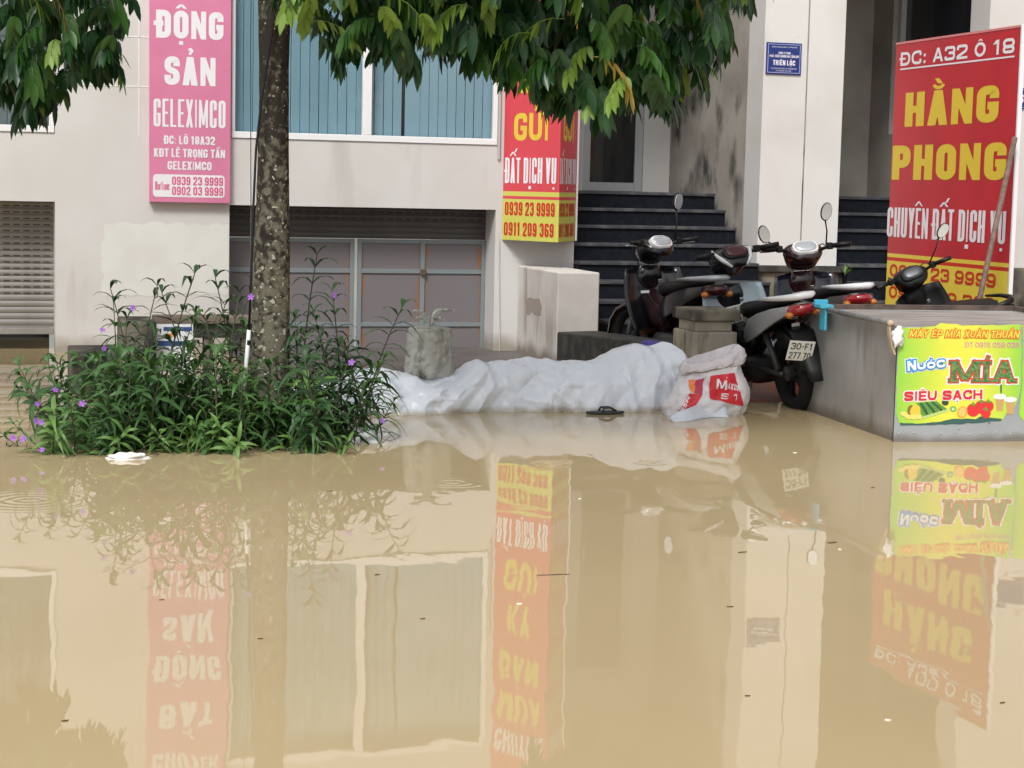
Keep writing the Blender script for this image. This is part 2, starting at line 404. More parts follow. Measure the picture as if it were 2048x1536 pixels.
# ================================================================== SETTING: flood water, ground, paved yard
def water_material():
    mt, t, p = _new('muddy_water')
    p.inputs['Roughness'].default_value = 0.012; p.inputs['IOR'].default_value = 1.36
    tc = t.nodes.new('ShaderNodeTexCoord')
    n = t.nodes.new('ShaderNodeTexNoise'); n.inputs['Scale'].default_value = 0.35; n.inputs['Detail'].default_value = 4
    t.links.new(tc.outputs['Object'], n.inputs['Vector'])
    mx = t.nodes.new('ShaderNodeMix'); mx.data_type = 'RGBA'
    mx.inputs[6].default_value = (0.365, 0.283, 0.157, 1); mx.inputs[7].default_value = (0.485, 0.383, 0.222, 1)
    t.links.new(n.outputs['Fac'], mx.inputs[0]); t.links.new(mx.outputs[2], p.inputs['Base Color'])
    # gentle swell, fine wind shiver and a few rings where drops fell
    def noise(sc, st, det):
        mp = t.nodes.new('ShaderNodeMapping'); mp.inputs['Scale'].default_value = st
        q = t.nodes.new('ShaderNodeTexNoise'); q.inputs['Scale'].default_value = sc; q.inputs['Detail'].default_value = det
        t.links.new(tc.outputs['Object'], mp.inputs[0]); t.links.new(mp.outputs[0], q.inputs['Vector']); return q.outputs['Fac']
    def math_(op, a, b=None, c=None):
        q = t.nodes.new('ShaderNodeMath'); q.operation = op
        for i, v in enumerate((a, b, c)):
            if v is None: continue
            if isinstance(v, (int, float)): q.inputs[i].default_value = v
            else: t.links.new(v, q.inputs[i])
        return q.outputs[0]
    h = math_('MULTIPLY', noise(1.1, (1, .55, 1), 2.0), 0.0030)
    h = math_('ADD', h, math_('MULTIPLY', noise(3.2, (1, .45, 1), 2.0), 0.0011))
    h = math_('ADD', h, math_('MULTIPLY', noise(9.0, (1, .5, 1), 2.0), 0.00016))
    sx = t.nodes.new('ShaderNodeSeparateXYZ'); t.links.new(tc.outputs['Object'], sx.inputs[0])
    for (cx, cy, rad, amp) in RINGS:
        dx = math_('SUBTRACT', sx.outputs[0], cx); dy = math_('SUBTRACT', sx.outputs[1], cy)
        r = math_('SQRT', math_('ADD', math_('MULTIPLY', dx, dx), math_('MULTIPLY', dy, dy)))
        wv = math_('SINE', math_('MULTIPLY', r, 95.0))
        fall = math_('MAXIMUM', math_('SUBTRACT', 1.0, math_('DIVIDE', r, rad)), 0.0)
        h = math_('ADD', h, math_('MULTIPLY', math_('MULTIPLY', wv, fall), amp))
    b = t.nodes.new('ShaderNodeBump'); b.inputs['Strength'].default_value = 1.0; b.inputs['Distance'].default_value = 1.0
    t.links.new(h, b.inputs['Height']); t.links.new(b.outputs[0], p.inputs['Normal'])
    return mt
RINGS = []
for (px, py, rad, amp) in ((1300, 925, .14, .0009), (60, 1000, .40, .0003), (905, 965, .2, .0003), (1110, 930, .22, .0003)):
    q = onZ(px, py); RINGS.append((q.x, q.y, rad, amp))
ground = MB().poly([(-300, -300, -.62), (300, -300, -.62), (300, 300, -.62), (-300, 300, -.62)]).build('ground', mat('road_mud', (.12, .10, .07), .9))
tag(ground, kind='structure')
wm = water_material()
water = MB().poly([(-300, -300, 0), (300, -300, 0), (300, 300, 0), (-300, 300, 0)]).build('water', wm); tag(water, kind='structure')

M_RED = mat('wet_red_tile', (.24, .060, .028), .5, col2=(.14, .042, .024), nscale=3, bump=.2, bscale=25, spec=.15)
yard = MB()
prof = [(11.2, -.115), (12.05, .006), (12.8, .035), (16.4, .05)]
for (y0, z0), (y1, z1) in zip(prof, prof[1:]):
    yard.add([(5.0, y0, z0), (14, y0, z0), (14, y1, z1), (5.0, y1, z1)], [(0, 1, 2, 3)])
yard.add([(5.0, 11.2, -.115), (14, 11.2, -.115), (14, 11.2, -.6), (5.0, 11.2, -.6)], [(0, 1, 2, 3)])
for (y0, z0), (y1, z1) in zip(prof, prof[1:]):
    yard.add([(5.0, y0, z0), (5.0, y1, z1), (5.0, y1, -.6), (5.0, y0, -.6)], [(0, 1, 2, 3)])
ramp = MB().box(2.02, 4.62, 12.12, 16.34, -.4, .006).build('added_garage_slab', mat('darkened_slab_concrete', (.13, .115, .11), .5, col2=(.09, .08, .075), nscale=3, spec=.2)); tag(ramp, kind='structure')  # dark slab added to cover the over-bright water behind the sandbags
yard = yard.build('paved_yard', M_RED); tag(yard, kind='structure')

# ================================================================== THE HOUSE
M_WALL = mat('cream_wall_paint', (.585, .57, .555), .75, col2=(.535, .515, .49), nscale=1.3, lo=.42, hi=.7, bump=.12, bscale=45, stain=(.43, .40, .365), sscale=2.4, slo=.60, shi=.80, sstretch=(1.3, 1, .22), tide=(.27, .225, .17), tz=.14)
M_PATCH = mat('repainted_patch', (.63, .64, .595), .7, bump=.1, bscale=40, col2=(.60, .59, .56), nscale=3)
M_PILLAR = mat('white_pillar_paint', (.62, .615, .595), .75, col2=(.55, .54, .51), nscale=1.6, lo=.45, hi=.72, bump=.12, bscale=45, stain=(.40, .355, .30), sscale=5.0, slo=.67, shi=.80)
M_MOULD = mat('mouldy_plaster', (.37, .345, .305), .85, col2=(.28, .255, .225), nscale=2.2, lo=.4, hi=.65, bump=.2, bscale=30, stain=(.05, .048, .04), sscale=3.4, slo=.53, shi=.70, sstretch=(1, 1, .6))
M_MOSS = mat('mossy_concrete', (.21, .19, .145), .9, col2=(.10, .09, .07), nscale=5, lo=.38, hi=.62, bump=.5, bscale=30, stain=(.022, .022, .018), sscale=4.5, slo=.48, shi=.62, sstretch=(1, 1, .5))
M_DARKM = mat('black_moss_and_shade', (.030, .030, .026), .9, col2=(.075, .07, .058), nscale=9, lo=.45, hi=.7, bump=.6, bscale=40)  # moss on wall and ledge; also colours the shadow band under the rail
M_WFRAME = mat('white_window_frame', (.76, .765, .77), .4, stain=(.42, .38, .33), sscale=14, slo=.70, shi=.74)
M_BLIND = mat('blue_blind', (.27, .43, .525), .65, col2=(.245, .395, .485), nscale=2)
M_GLASSD = mat('dark_glass_and_room', (.012, .013, .015), .06, spec=.5)  # near-black for panes; also stands in for the darkness of unlit rooms
M_SHUT = mat('roller_shutter_metal', (.25, .24, .225), .5, col2=(.21, .20, .185), nscale=4, stretch=(1, 1, .3))
M_SHUTD = mat('brown_roller_shutter', (.10, .09, .085), .55, col2=(.08, .073, .068), nscale=4)
M_SLOT = mat('shutter_slot', (.02, .02, .02), .8)
M_BAR = mat('blue_grey_steel', (.19, .22, .23), .45, col2=(.22, .20, .17), nscale=14, lo=.55, hi=.75)
M_STEP = mat('black_granite', (.007, .009, .013), .55, col2=(.012, .014, .018), nscale=20, spec=.08)
M_NOSE = mat('worn_skylit_granite', (.035, .038, .045), .5, col2=(.10, .10, .10), nscale=8, lo=.45, hi=.7)  # tread tone holds edge wear plus sky reflection put into the colour
M_ALU = mat('grey_aluminium', (.42, .43, .44), .4, metal=.2)
M_JOINT = mat('white_joint', (.78, .77, .75), .7)
M_INT = mat('dim_interior', (.10, .095, .09), .9)

def panel_material():
    mt, t, p = _new('mauve_gate_panel'); p.inputs['Roughness'].default_value = .5
    tc = t.nodes.new('ShaderNodeTexCoord'); sp = t.nodes.new('ShaderNodeSeparateXYZ'); t.links.new(tc.outputs['Generated'], sp.inputs[0])
    n = t.nodes.new('ShaderNodeTexNoise'); n.inputs['Scale'].default_value = 5; n.inputs['Detail'].default_value = 8
    mp = t.nodes.new('ShaderNodeMapping'); mp.inputs['Scale'].default_value = (2.2, 1, .8)
    t.links.new(tc.outputs['Object'], mp.inputs[0]); t.links.new(mp.outputs[0], n.inputs['Vector'])
    a = t.nodes.new('ShaderNodeMath'); a.operation = 'SUBTRACT'; a.inputs[1].default_value = .5; t.links.new(sp.outputs[0], a.inputs[0])
    b = t.nodes.new('ShaderNodeMath'); b.operation = 'ABSOLUTE'; t.links.new(a.outputs[0], b.inputs[0])
    c = t.nodes.new('ShaderNodeMath'); c.operation = 'MULTIPLY_ADD'; c.inputs[1].default_value = .34; t.links.new(n.outputs['Fac'], c.inputs[0]); t.links.new(b.outputs[0], c.inputs[2])
    r = t.nodes.new('ShaderNodeMapRange'); r.inputs[1].default_value = .615; r.inputs[2].default_value = .70; t.links.new(c.outputs[0], r.inputs[0])
    mx = t.nodes.new('ShaderNodeMix'); mx.data_type = 'RGBA'; mx.inputs[6].default_value = (.165, .146, .150, 1); mx.inputs[7].default_value = (.26, .115, .035, 1)
    t.links.new(r.outputs[0], mx.inputs[0]); t.links.new(mx.outputs[2], p.inputs['Base Color'])
    return mt
M_PANEL = panel_material()

FY, BY = 16.0, 16.36        # front plane and depth of the piers
house = thing('row_house', 'cream plastered row house with blue-blinded window, roller shutters and two black stairs', 'house', (5, 17, 0))
LX, RX, TOPZ = -7.0, 16.0, 8.5
w = MB()
w.box(.585, 2.039, FY, BY, -.62, 1.27)                    # pier left of the garage
w.box(LX, 4.41, FY, BY, 1.27, 1.84)                       # beam under the windows
w.box(.583, 2.05, FY, BY, 1.84, 3.66)                     # between windows
w.box(4.41, 5.15, FY, 18.4, -.62, 3.66)                   # pier with the V sign
w.box(LX, 5.15, FY, BY, 3.66, TOPZ)                       # upper storey
w.box(LX, -3.3, FY, BY, -.62, 1.27)
w.build('wall', M_WALL, house)
w = MB(); w.box(5.15, 16, 17.4, 18.75, 4.6, TOPZ); w.box(5.15, 6.945, 16.05, 17.4, 4.6, TOPZ); w.box(7.757, 9.25, 16.05, 17.4, 4.6, TOPZ); w.build('upper_wall', M_WALL, house)
w = MB(); w.box(5.15, 6.0, 18.4, 18.75, -.3, 4.6); w.box(6.66, 6.955, 18.4, 18.75, -.3, 4.6); w.box(6.0, 6.66, 18.4, 18.75, 3.7, 4.6); w.build('porch_back_wall', M_WALL, house)
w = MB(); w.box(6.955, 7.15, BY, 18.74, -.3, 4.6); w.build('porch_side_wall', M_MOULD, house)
w = MB(); w.box(6.945, 7.376, FY, BY, .80, TOPZ); w.box(7.392, 7.757, FY, BY, .80, TOPZ); w.box(7.376, 7.392, FY+.012, BY, .80, TOPZ)
w.build('pillar', M_PILLAR, house)
w = MB(); w.box(7.3785, 7.3895, FY+.004, FY+.011, .80, TOPZ)
w.build('pillar_joint', mat('dirty_joint', (.30, .27, .22), .9, col2=(.06, .05, .04), nscale=2.5, lo=.45, hi=.62), house)
w = MB(); w.box(6.90, 7.80, FY-.06, BY+.06, -.3, .795); w.build('plinth', M_MOSS, house, bevel=.01)
w = MB(); w.box(6.86, 7.84, FY-.10, FY-.061, .74, .80); w.build('plinth_ledge', M_DARKM, house, bevel=.008)
# second porch
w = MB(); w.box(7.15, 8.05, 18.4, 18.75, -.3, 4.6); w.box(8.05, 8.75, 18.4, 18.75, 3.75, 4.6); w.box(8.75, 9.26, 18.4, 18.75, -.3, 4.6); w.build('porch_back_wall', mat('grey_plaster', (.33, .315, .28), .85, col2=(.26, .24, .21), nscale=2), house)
w = MB()
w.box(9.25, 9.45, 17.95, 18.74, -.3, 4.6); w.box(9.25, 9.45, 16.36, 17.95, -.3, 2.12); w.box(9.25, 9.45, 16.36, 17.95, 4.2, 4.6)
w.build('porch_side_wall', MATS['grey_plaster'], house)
w = MB(); w.box(9.26, RX, FY, BY, .80, TOPZ); w.build('wall', M_WALL, house)
w = MB(); w.box(9.22, RX, FY-.06, BY+.05, -.3, .795); w.build('plinth', M_MOSS, house, bevel=.01)
# second porch door and window: the dark room is only the pane's near-black colour
dw = MB(); dw.box(9.36, 9.372, 16.40, 17.93, 2.14, 4.18); dwo = dw.build('pane', M_GLASSD, house)
fr = MB(); fr.box(9.30, 9.40, 17.87, 17.949, 2.121, 4.199); fr.box(9.30, 9.40, 16.361, 16.42, 2.121, 4.199); fr.box(9.29, 9.41, 16.42, 17.87, 2.121, 2.17); fr.build('window_frame', M_ALU, house)
d2 = MB(); d2.box(8.07, 8.73, 18.46, 18.5, 1.47, 3.73); d2o = d2.build('door', mat('blue_black_door', (.02, .026, .045), .35), house)
f2 = MB(); f2.box(8.05, 8.12, 18.42, 18.46, 1.47, 3.74); f2.box(8.66, 8.745, 18.42, 18.46, 1.47, 3.74); f2.box(8.38, 8.42, 18.43, 18.459, 1.47, 3.74); f2.build('door_frame', mat('dark_steel_frame', (.09, .09, .09), .5), d2o)
# white wall joints
for (x0, x1, z0, z1) in ((1.272, 1.279, 1.84, 3.6), (.70, 1.355, 2.655, 2.663), (.70, 1.355, 2.243, 2.251), (9.70, RX, 2.60, 2.607), (9.70, RX, 2.26, 2.267)):
    MB().box(x0, x1, FY-.003, FY+.01, z0, z1).build('wall_joint', M_JOINT if x0 < 9 else mat('grey_joint', (.42, .39, .36), .8), house)
# the pale patch painted over the pier
a, b = onY(205, 445, FY), onY(457, 590, FY)
random.seed(4); pts = []
for i in range(72):
    t = i/72*4; k = int(t); f = t-k
    x, z = [(a.x+(2.036-a.x)*f, a.z), (2.036, a.z+(b.z-a.z)*f), (2.036+(a.x-2.036)*f, b.z), (a.x, b.z+(a.z-b.z)*f)][k]
    j = 0 if k == 1 else .016
    pts.append((min(x + random.uniform(-j, j), 2.037), FY-.002, z + random.uniform(-j, j)))
MB().slab(pts, (0, .001, 0)).build('repainted_patch', M_PATCH, house)

# windows with vertical blinds
def window(x0, x1, z0, z1, mull, xin=None, nsl=27, seed=1, bm=M_BLIND):
    root = MB()
    fw = .05
    root.box(x0, x1, FY-.012, FY+.06, z0, z0+.055); root.box(x0, x1, FY-.010, FY+.06, z1-.05, z1)
    root.box(x0, x0+fw-.02, FY-.011, FY+.058, z0+.055, z1-.05); root.box(x1-fw+.01, x1, FY-.011, FY+.058, z0+.055, z1-.05)
    for mx0, mx1 in mull: root.box(mx0, mx1, FY-.013, FY+.057, z0+.055, z1-.05)
    wn = root.build('window', M_WFRAME, house, bevel=.004)
    rnd = random.Random(seed)
    pitch = (x1-x0-.06)/nsl
    sl = MB(); hw = pitch*.468
    sl.add([(-hw, 0.006, 0), (hw, -.006, 0), (hw, -.006, 1), (-hw, .006, 1), (-hw, 0.008, 0), (hw, -.004, 0), (hw, -.004, 1), (-hw, .008, 1)], [(0, 1, 2, 3), (7, 6, 5, 4), (0, 4, 5, 1), (1, 5, 6, 2), (0, 3, 7, 4)])
    first = None
    for i in range(nsl):
        x = x0+.03+pitch*(i+.5)
        if xin and abs(x-xin) < pitch*.5: x += pitch*.33
        if first is None:
            first = sl.build('blind_slat', bm, wn); o = first
        else: o = share(first)
        o.location = (x, FY+.095 + rnd.uniform(-.004, .004), z0+.03); o.rotation_euler = (0, 0, R(rnd.uniform(4, 16))); o.scale = (1, 1, z1-z0-.05)
    gl = MB().box(x0+.02, x1-.02, FY+.03, FY+.036, z0+.05, z1-.045)
    gm = window.gm
    gl.build('pane', gm, wn)
    MB().box(x0-.03, x1+.03, FY+.34, FY+.36, z0-.05, z1+.03).build('room_back', M_GLASSD, wn)  # darkness of the room put into the sheet's near-black colour
    return wn
gm, gt, gp = _new('window_glass')
gt.nodes.clear(); go = gt.nodes.new('ShaderNodeOutputMaterial'); gtr = gt.nodes.new('ShaderNodeBsdfTransparent'); gtr.inputs[0].default_value = (.93, .95, .95, 1)
ggl = gt.nodes.new('ShaderNodeBsdfGlossy'); ggl.inputs['Roughness'].default_value = .02
gfr = gt.nodes.new('ShaderNodeMath'); gfr.operation = 'MULTIPLY_ADD'; gfr.inputs[1].default_value = .55; gfr.inputs[2].default_value = .04; glw = gt.nodes.new('ShaderNodeLayerWeight'); glw.inputs[0].default_value = .18; gt.links.new(glw.outputs['Facing'], gfr.inputs[0]); gmx = gt.nodes.new('ShaderNodeMixShader')
gt.links.new(gfr.outputs[0], gmx.inputs[0]); gt.links.new(gtr.outputs[0], gmx.inputs[1]); gt.links.new(ggl.outputs[0], gmx.inputs[2]); gt.links.new(gmx.outputs[0], go.inputs[0])
window.gm = gm
window(2.052, 4.408, 1.842, 3.658, [(3.19, 3.268)], xin=3.62, nsl=28, seed=3)
window(-2.6, .581, 1.842, 3.658, [(-1.04, -.96)], nsl=36, seed=5, bm=mat('grey_blind', (.20, .23, .25), .7))

# left roller shutter, half raised
def shutter(name, x0, x1, z0, z1, pitch, mt, y, slots):
    base = MB().box(x0, x1, y+.016, y+.02, z0, z1).build(name, mt, house)
    nrow = int(round((z1-z0)/pitch)); first = {}
    for i in range(nrow):
        zz = z1 - (i+1)*pitch; key = i < slots
        if key not in first:
            s = MB(); n = 8
            secs = [(0, 0), (-.006, .012), (-.009, .5*pitch), (-.006, pitch-.014), (0, pitch-.006)]
            vs = [(x, a, b) for x in (x0, x1) for a, b in secs]; k = len(secs)
            s.add(vs, [(j, j+1, k+j+1, k+j) for j in range(k-1)])
            if key:
                s.mi = 1; d = .083; nx = int((x1-x0)/d)
                for j in range(nx):
                    xx = x1 - .03 - j*d
                    if xx-.055 < x0: break
                    s.box(xx-.055, xx, -.0085, -.004, .006, .014)
            first[key] = o = s.build('slat', [mt, M_SLOT], base); o.location = (0, y+.012, zz)
        else:
            o = share(first[key], loc=(0, y+.012, zz))
    return base
zb = onY(50, 668, BY).z
sh = shutter('roller_shutter', -3.3, .584, zb+.06, 1.27, .053, M_SHUT, BY-.03, 15)
MB().box(-3.3, .583, BY-.035, BY+.0, zb, zb+.058).build('bottom_bar', M_SHUT, sh, bevel=.006)
MB().box(-3.3, .584, BY+1.2, BY+1.25, -.6, 1.2).build('garage_back', M_GLASSD, house)  # near-black sheet stands in for the garage's unlit inside
# middle garage: rolled shutter above a mauve steel gate
shutter('roller_shutter', 2.04, 4.409, .99, 1.27, .056, M_SHUTD, BY-.03, 2)
gate = MB(); yg = BY-.02
xs = [(2.04, 2.075), (2.545, 2.585), (3.155, 3.196), (3.224, 3.262), (3.80, 3.842), (4.37, 4.408)]
for x0, x1 in xs: gate.box(x0, x1, yg-.03, yg, -.5, .985)
gate = gate.build('garage_gate', M_BAR, house, bevel=.003)
for (x0, x1) in ((2.075, 2.545), (2.585, 3.155), (3.262, 3.80), (3.842, 4.37)):
    for z0, z1 in ((.95, .984), (.68, .718), (.20, .236), (-.3, -.26)): MB().box(x0, x1, yg-.026, yg-.001, z0, z1).build('bar', M_BAR, gate, bevel=.002)
    for z0, z1 in ((.718, .95), (.236, .68), (-.26, .20)):
        MB().box(x0+.001, x1-.001, yg-.012, yg-.004, z0+.001, z1-.001).build('panel', M_PANEL, gate)
MB().box(3.80, 3.85, yg-.055, yg-.031, .665, .72).build('latch', mat('rusty_latch', (.10, .06, .035), .7), gate, bevel=.004)
MB().box(2.50, 2.60, yg-.034, yg-.0301, .985+.012, 1.03).build('shutter_handle_plate', M_SHUT, gate)

# porch door
dr = MB(); dr.box(6.0, 6.085, 18.42, 18.49, 1.456, 3.69); dr.box(6.575, 6.66, 18.42, 18.49, 1.456, 3.69); dr.box(6.085, 6.575, 18.42, 18.49, 3.58, 3.69); dr.box(6.085, 6.575, 18.425, 18.485, 1.456, 1.545)
door = dr.build('door', M_ALU, house, bevel=.004)
MB().box(6.085, 6.575, 18.45, 18.458, 1.545, 3.58).build('pane', M_GLASSD, door)
MB().box(6.09, 6.12, 18.38, 18.42, 2.35, 2.5).build('handle', M_ALU, door, bevel=.006)
# black granite stairs
def stairs(x0, x1, label):
    root = MB().box(x0, x1, 16.95+.02, 18.4, -.3, 1.425).build('staircase', M_STEP, house)
    n = 9
    for i in range(n):
        z = 1.455 - .158*i; y = 16.95 - .28*i
        xr = x1 if y > 16.0 else x1 - .0
        s = MB(); s.box(x0, xr, y+.02, y+.30 if i else 18.39, -.3+.001*i, z-.03) if i else s.box(x0, xr, y+.021, y+.03, -.3, z-.03)
        s.mi = 1; s.box(x0, xr, y, (y+.31) if i else 18.395, z-.029, z)
        s.build('step', [M_STEP, M_NOSE], root, bevel=.004)
    return root
stairs(5.152, 6.898, 'left')
stairs(7.802, 9.218, 'right')
MB().tube([(4.47, 15.985, .0), (4.455, 15.985, .5), (4.44, 15.98, 1.0), (4.44, 15.99, 1.05)], .004, 5).build('hanging_cord', mat('pale_cord', (.55, .52, .48), .8), house)
MB().tube([(4.425, 15.985, 2.6), (4.425, 15.985, 1.72)], .012, 6).build('drain_pipe', mat('grey_pipe', (.42, .41, .40), .5), house)
w = MB()
for nm, pts in (('a', [(1050, 598), (1062, 606), (1083, 604), (1083, 628), (1066, 633), (1052, 640), (1049, 622)]),):
    pass

# ================================================================== LOW WALLS AND GATE POST
M_BLOCK = mat('stained_white_plaster', (.60, .565, .525), .8, col2=(.50, .455, .41), nscale=2.5, lo=.45, hi=.7, bump=.15, bscale=40, stain=(.20, .165, .13), sscale=3.0, slo=.60, shi=.78, sstretch=(2.2, 2.2, .28), tide=(.16, .13, .10), tz=.12)
bw = thing('yard_wall', 'dark mossy low wall running from a white plaster block to the gate post', 'wall', (4.82, 14.5, -.3))
MB().box(4.63, 5.0, 14.8, 15.995, -.6, .775).build('plaster_block', M_BLOCK, bw, bevel=.012)
a = onX(1050, 600, 4.63); b = onX(1083, 640, 4.63)
rr = random.Random(8); pts = []
shape = [(0, 0), (.3, -.25), (.55, -.2), (.85, -.3), (1, .2), (.95, .75), (.6, .8), (.45, .65), (.2, .95), (.05, .8), (.1, .4)]
MB().slab([(4.628, a.y + (b.y-a.y)*s, a.z + (b.z-a.z)*t) for s, t in shape], (.001, 0, 0)).build('bare_plaster_patch', mat('bare_plaster', (.33, .27, .24), .9), bw)
lw = MB()
lw.add([(4.63, 14.79, .275), (4.98, 14.79, .285), (5.0, 12.42, .375), (4.76, 12.42, .375), (4.63, 14.79, -.6), (4.98, 14.79, -.6), (5.0, 12.42, -.6), (4.76, 12.42, -.6)],
       [(0, 1, 2, 3), (4, 7, 6, 5), (0, 3, 7, 4), (1, 5, 6, 2), (0, 4, 5, 1), (3, 2, 6, 7)])
lw.build('low_wall', M_DARKM, bw, bevel=.015)

gp_ = thing('gate_post', 'square weathered concrete gate post with a flat cap behind the red printed sack', 'post', (4.92, 12.2, -.4))
M_POST = mat('weathered_post', (.42, .37, .27), .9, col2=(.26, .235, .19), nscale=2.2, lo=.40, hi=.6, bump=.4, bscale=35, stain=(.05, .045, .035), sscale=4.0, slo=.55, shi=.7, sstretch=(1.6, 1.6, .45))
MB().box(4.745, 5.085, 12.0, 12.38, -.5, .50).build('shaft', M_POST, gp_, bevel=.012)
MB().box(4.775, 5.055, 12.03, 12.35, .50, .575).build('neck', M_POST, gp_, bevel=.01)
MB().box(4.735, 5.10, 11.985, 12.395, .575, .655).build('cap', M_MOSS, gp_, bevel=.014)

lf = thing('concrete_railing', 'mossy concrete block and brown railing behind the purple-flowered shrub', 'railing', (1.1, 12.6, -.4))
y0 = 12.6
p1, p2, p3 = onY(205, 632, y0), onY(240, 640, y0), onY(300, 640, y0)
MB().box(p2.x-.02, p3.x, y0-.5, y0, -.5, p1.z).build('block', M_MOSS, lf, bevel=.015)
p4 = onY(140, 700, 13.2); p5 = onY(210, 700, 13.2)
MB().box(p4.x, p5.x+.1, 12.9, 13.6, -.5, p4.z).build('low_step', M_MOSS, lf, bevel=.012)
p6, p7 = onY(300, 626, y0), onY(512, 640, y0)
MB().box(p3.x+.002, p7.x, y0-.3, y0-.12, p7.z-.005, p6.z).build('rail', mat('brown_concrete_rail', (.20, .15, .12), .8, col2=(.12, .09, .075), nscale=6), lf, bevel=.008)
MB().box(p3.x+.002, p7.x, y0-.27, y0-.15, p7.z-.10, p7.z-.006).build('rail_shadow_band', M_DARKM, lf)  # dark block stands in for the shadow band under the rail
for px in (302, 415, 490):
    q = onY(px, 700, y0-.2); MB().box(q.x-.03, q.x+.03, y0-.26, y0-.16, -.5, p7.z-.101).build('baluster', M_MOSS, lf, bevel=.006)
nb = thing('notice_board', 'white notice board with blue header hanging on the railing behind the shrub', 'notice board', (1.35, y0-.32, .2))
PN = Plane((0, y0-.315, 0), (1, 0, 0), (0, 0, 1))
a, b = onY(310, 648, y0-.315), onY(386, 742, y0-.315)
M_WHITE = mat('white_print', (.72, .73, .75), .5); M_BLUE = mat('blue_print', (.03, .07, .27), .5)
MB().box(a.x, b.x, y0-.314, y0-.302, b.z, a.z).build('board', M_WHITE, nb)
h0, h1 = onY(327, 654, y0-.315), onY(384, 662, y0-.315)
MB().box(h0.x, h1.x, y0-.3155, y0-.3142, h1.z, h0.z).build('header', M_BLUE, nb)
lettering(nb, PN, 'LÀ ĐA', (h0.x+.06, h1.z+.006, h1.x-.06, h0.z-.006), M_WHITE, lift=.003)
h0, h1 = onY(314, 682, y0-.315), onY(372, 692, y0-.315)
MB().box(h0.x, h1.x, y0-.3155, y0-.3142, h1.z, h0.z).build('blue_band', M_BLUE, nb)
MB().box(h0.x+.05, h0.x+.10, y0-.3155, y0-.3142, h0.z+.02, h0.z+.05).build('orange_mark', mat('orange_print', (.75, .28, .02), .5), nb)

# ================================================================== SIGNS
M_PINK = mat('pink_vinyl', (.62, .20, .34), .5, col2=(.57, .175, .305), nscale=2.2); M_PINKT = mat('pink_letter', (.62, .10, .22), .5)
M_LWHITE = mat('white_letter', (.74, .73, .76), .5)
M_RED = mat('red_vinyl', (.50, .020, .030), .42, col2=(.43, .018, .027), nscale=2.5, bump=.15, bscale=5); M_YEL = mat('yellow_vinyl', (.70, .55, .06), .45)
M_YELL = mat('yellow_letter', (.68, .50, .04), .5); M_REDL = mat('red_letter', (.52, .03, .015), .5)
M_REDV = mat('lit_through_red_vinyl', (.60, .055, .075), .5); M_YELV = mat('pale_yellow_vinyl', (.56, .54, .10), .5)  # paler V-sign red has light passing through the vinyl put into its colour
M_STEEL = mat('galvanised_edge', (.45, .46, .47), .45, metal=.3)

# pink sign, flat box on the pier
ps = thing('shop_sign', 'tall pink property office sign with white lettering left of the tree trunk', 'sign', (1.70, 15.95, 1.28))
MB().box(1.358, 2.036, 15.93, 15.998, 1.283, 3.95).build('panel', M_PINK, ps, bevel=.004)
PP = Plane((0, 15.93, 0), (1, 0, 0), (0, 0, 1))
sx = .996   # face stands slightly in front of the measured wall plane
for txt, bx, st, asp in (('ĐỘNG', (312, 22, 447, 78), .24, .55), ('SẢN', (329, 114, 431, 171), .24, .55), ('GELEXIMCO', (307, 199, 451, 255), .16, .4),
                         ('ĐC: LÔ 18A32', (328, 272, 430, 289), .2, .6), ('KĐT LÊ TRỌNG TẤN', (308, 298, 450, 315), .2, .6), ('GELEXIMCO', (335, 323, 423, 340), .2, .6)):
    lettering(ps, PP, txt, pxbox(PP, *bx), M_LWHITE, stroke=st, aspect=asp)
b0 = pxbox(PP, 312, 22, 447, 78); hgt = b0[3]-b0[1]
lettering(ps, PP, 'BẤT', (b0[0]+.06, b0[3]+.16, b0[2]-.06, b0[3]+.16+hgt), M_LWHITE, stroke=.24)
lettering(ps, PP, 'CHUYÊN', (b0[0], b0[3]+.62, b0[2], b0[3]+.70+hgt*.4), M_LWHITE, stroke=.2)
c0, c1 = PP.px(306, 348), PP.px(449, 396); r = .03; pts = []
for cx, cy, a0 in ((c1[0]-r, c0[1]-r, 0), (c0[0]+r, c0[1]-r, 90), (c0[0]+r, c1[1]+r, 180), (c1[0]-r, c1[1]+r, 270)):
    pts += [PP.at(cx + r*math.cos(R(a0+15*i)), cy + r*math.sin(R(a0+15*i)), .0015) for i in range(7)]
MB().poly(pts).build('number_box', M_LWHITE, ps)
lettering(ps, PP, 'Hotline:', pxbox(PP, 310, 363, 341, 380), M_PINKT, stroke=.16, layer=.001)
lettering(ps, PP, '0939 23 9999', pxbox(PP, 344, 354, 446, 371), M_PINKT, stroke=.17, layer=.001)
lettering(ps, PP, '0902 03 9999', pxbox(PP, 344, 374, 446, 391), M_PINKT, stroke=.17, layer=.001)

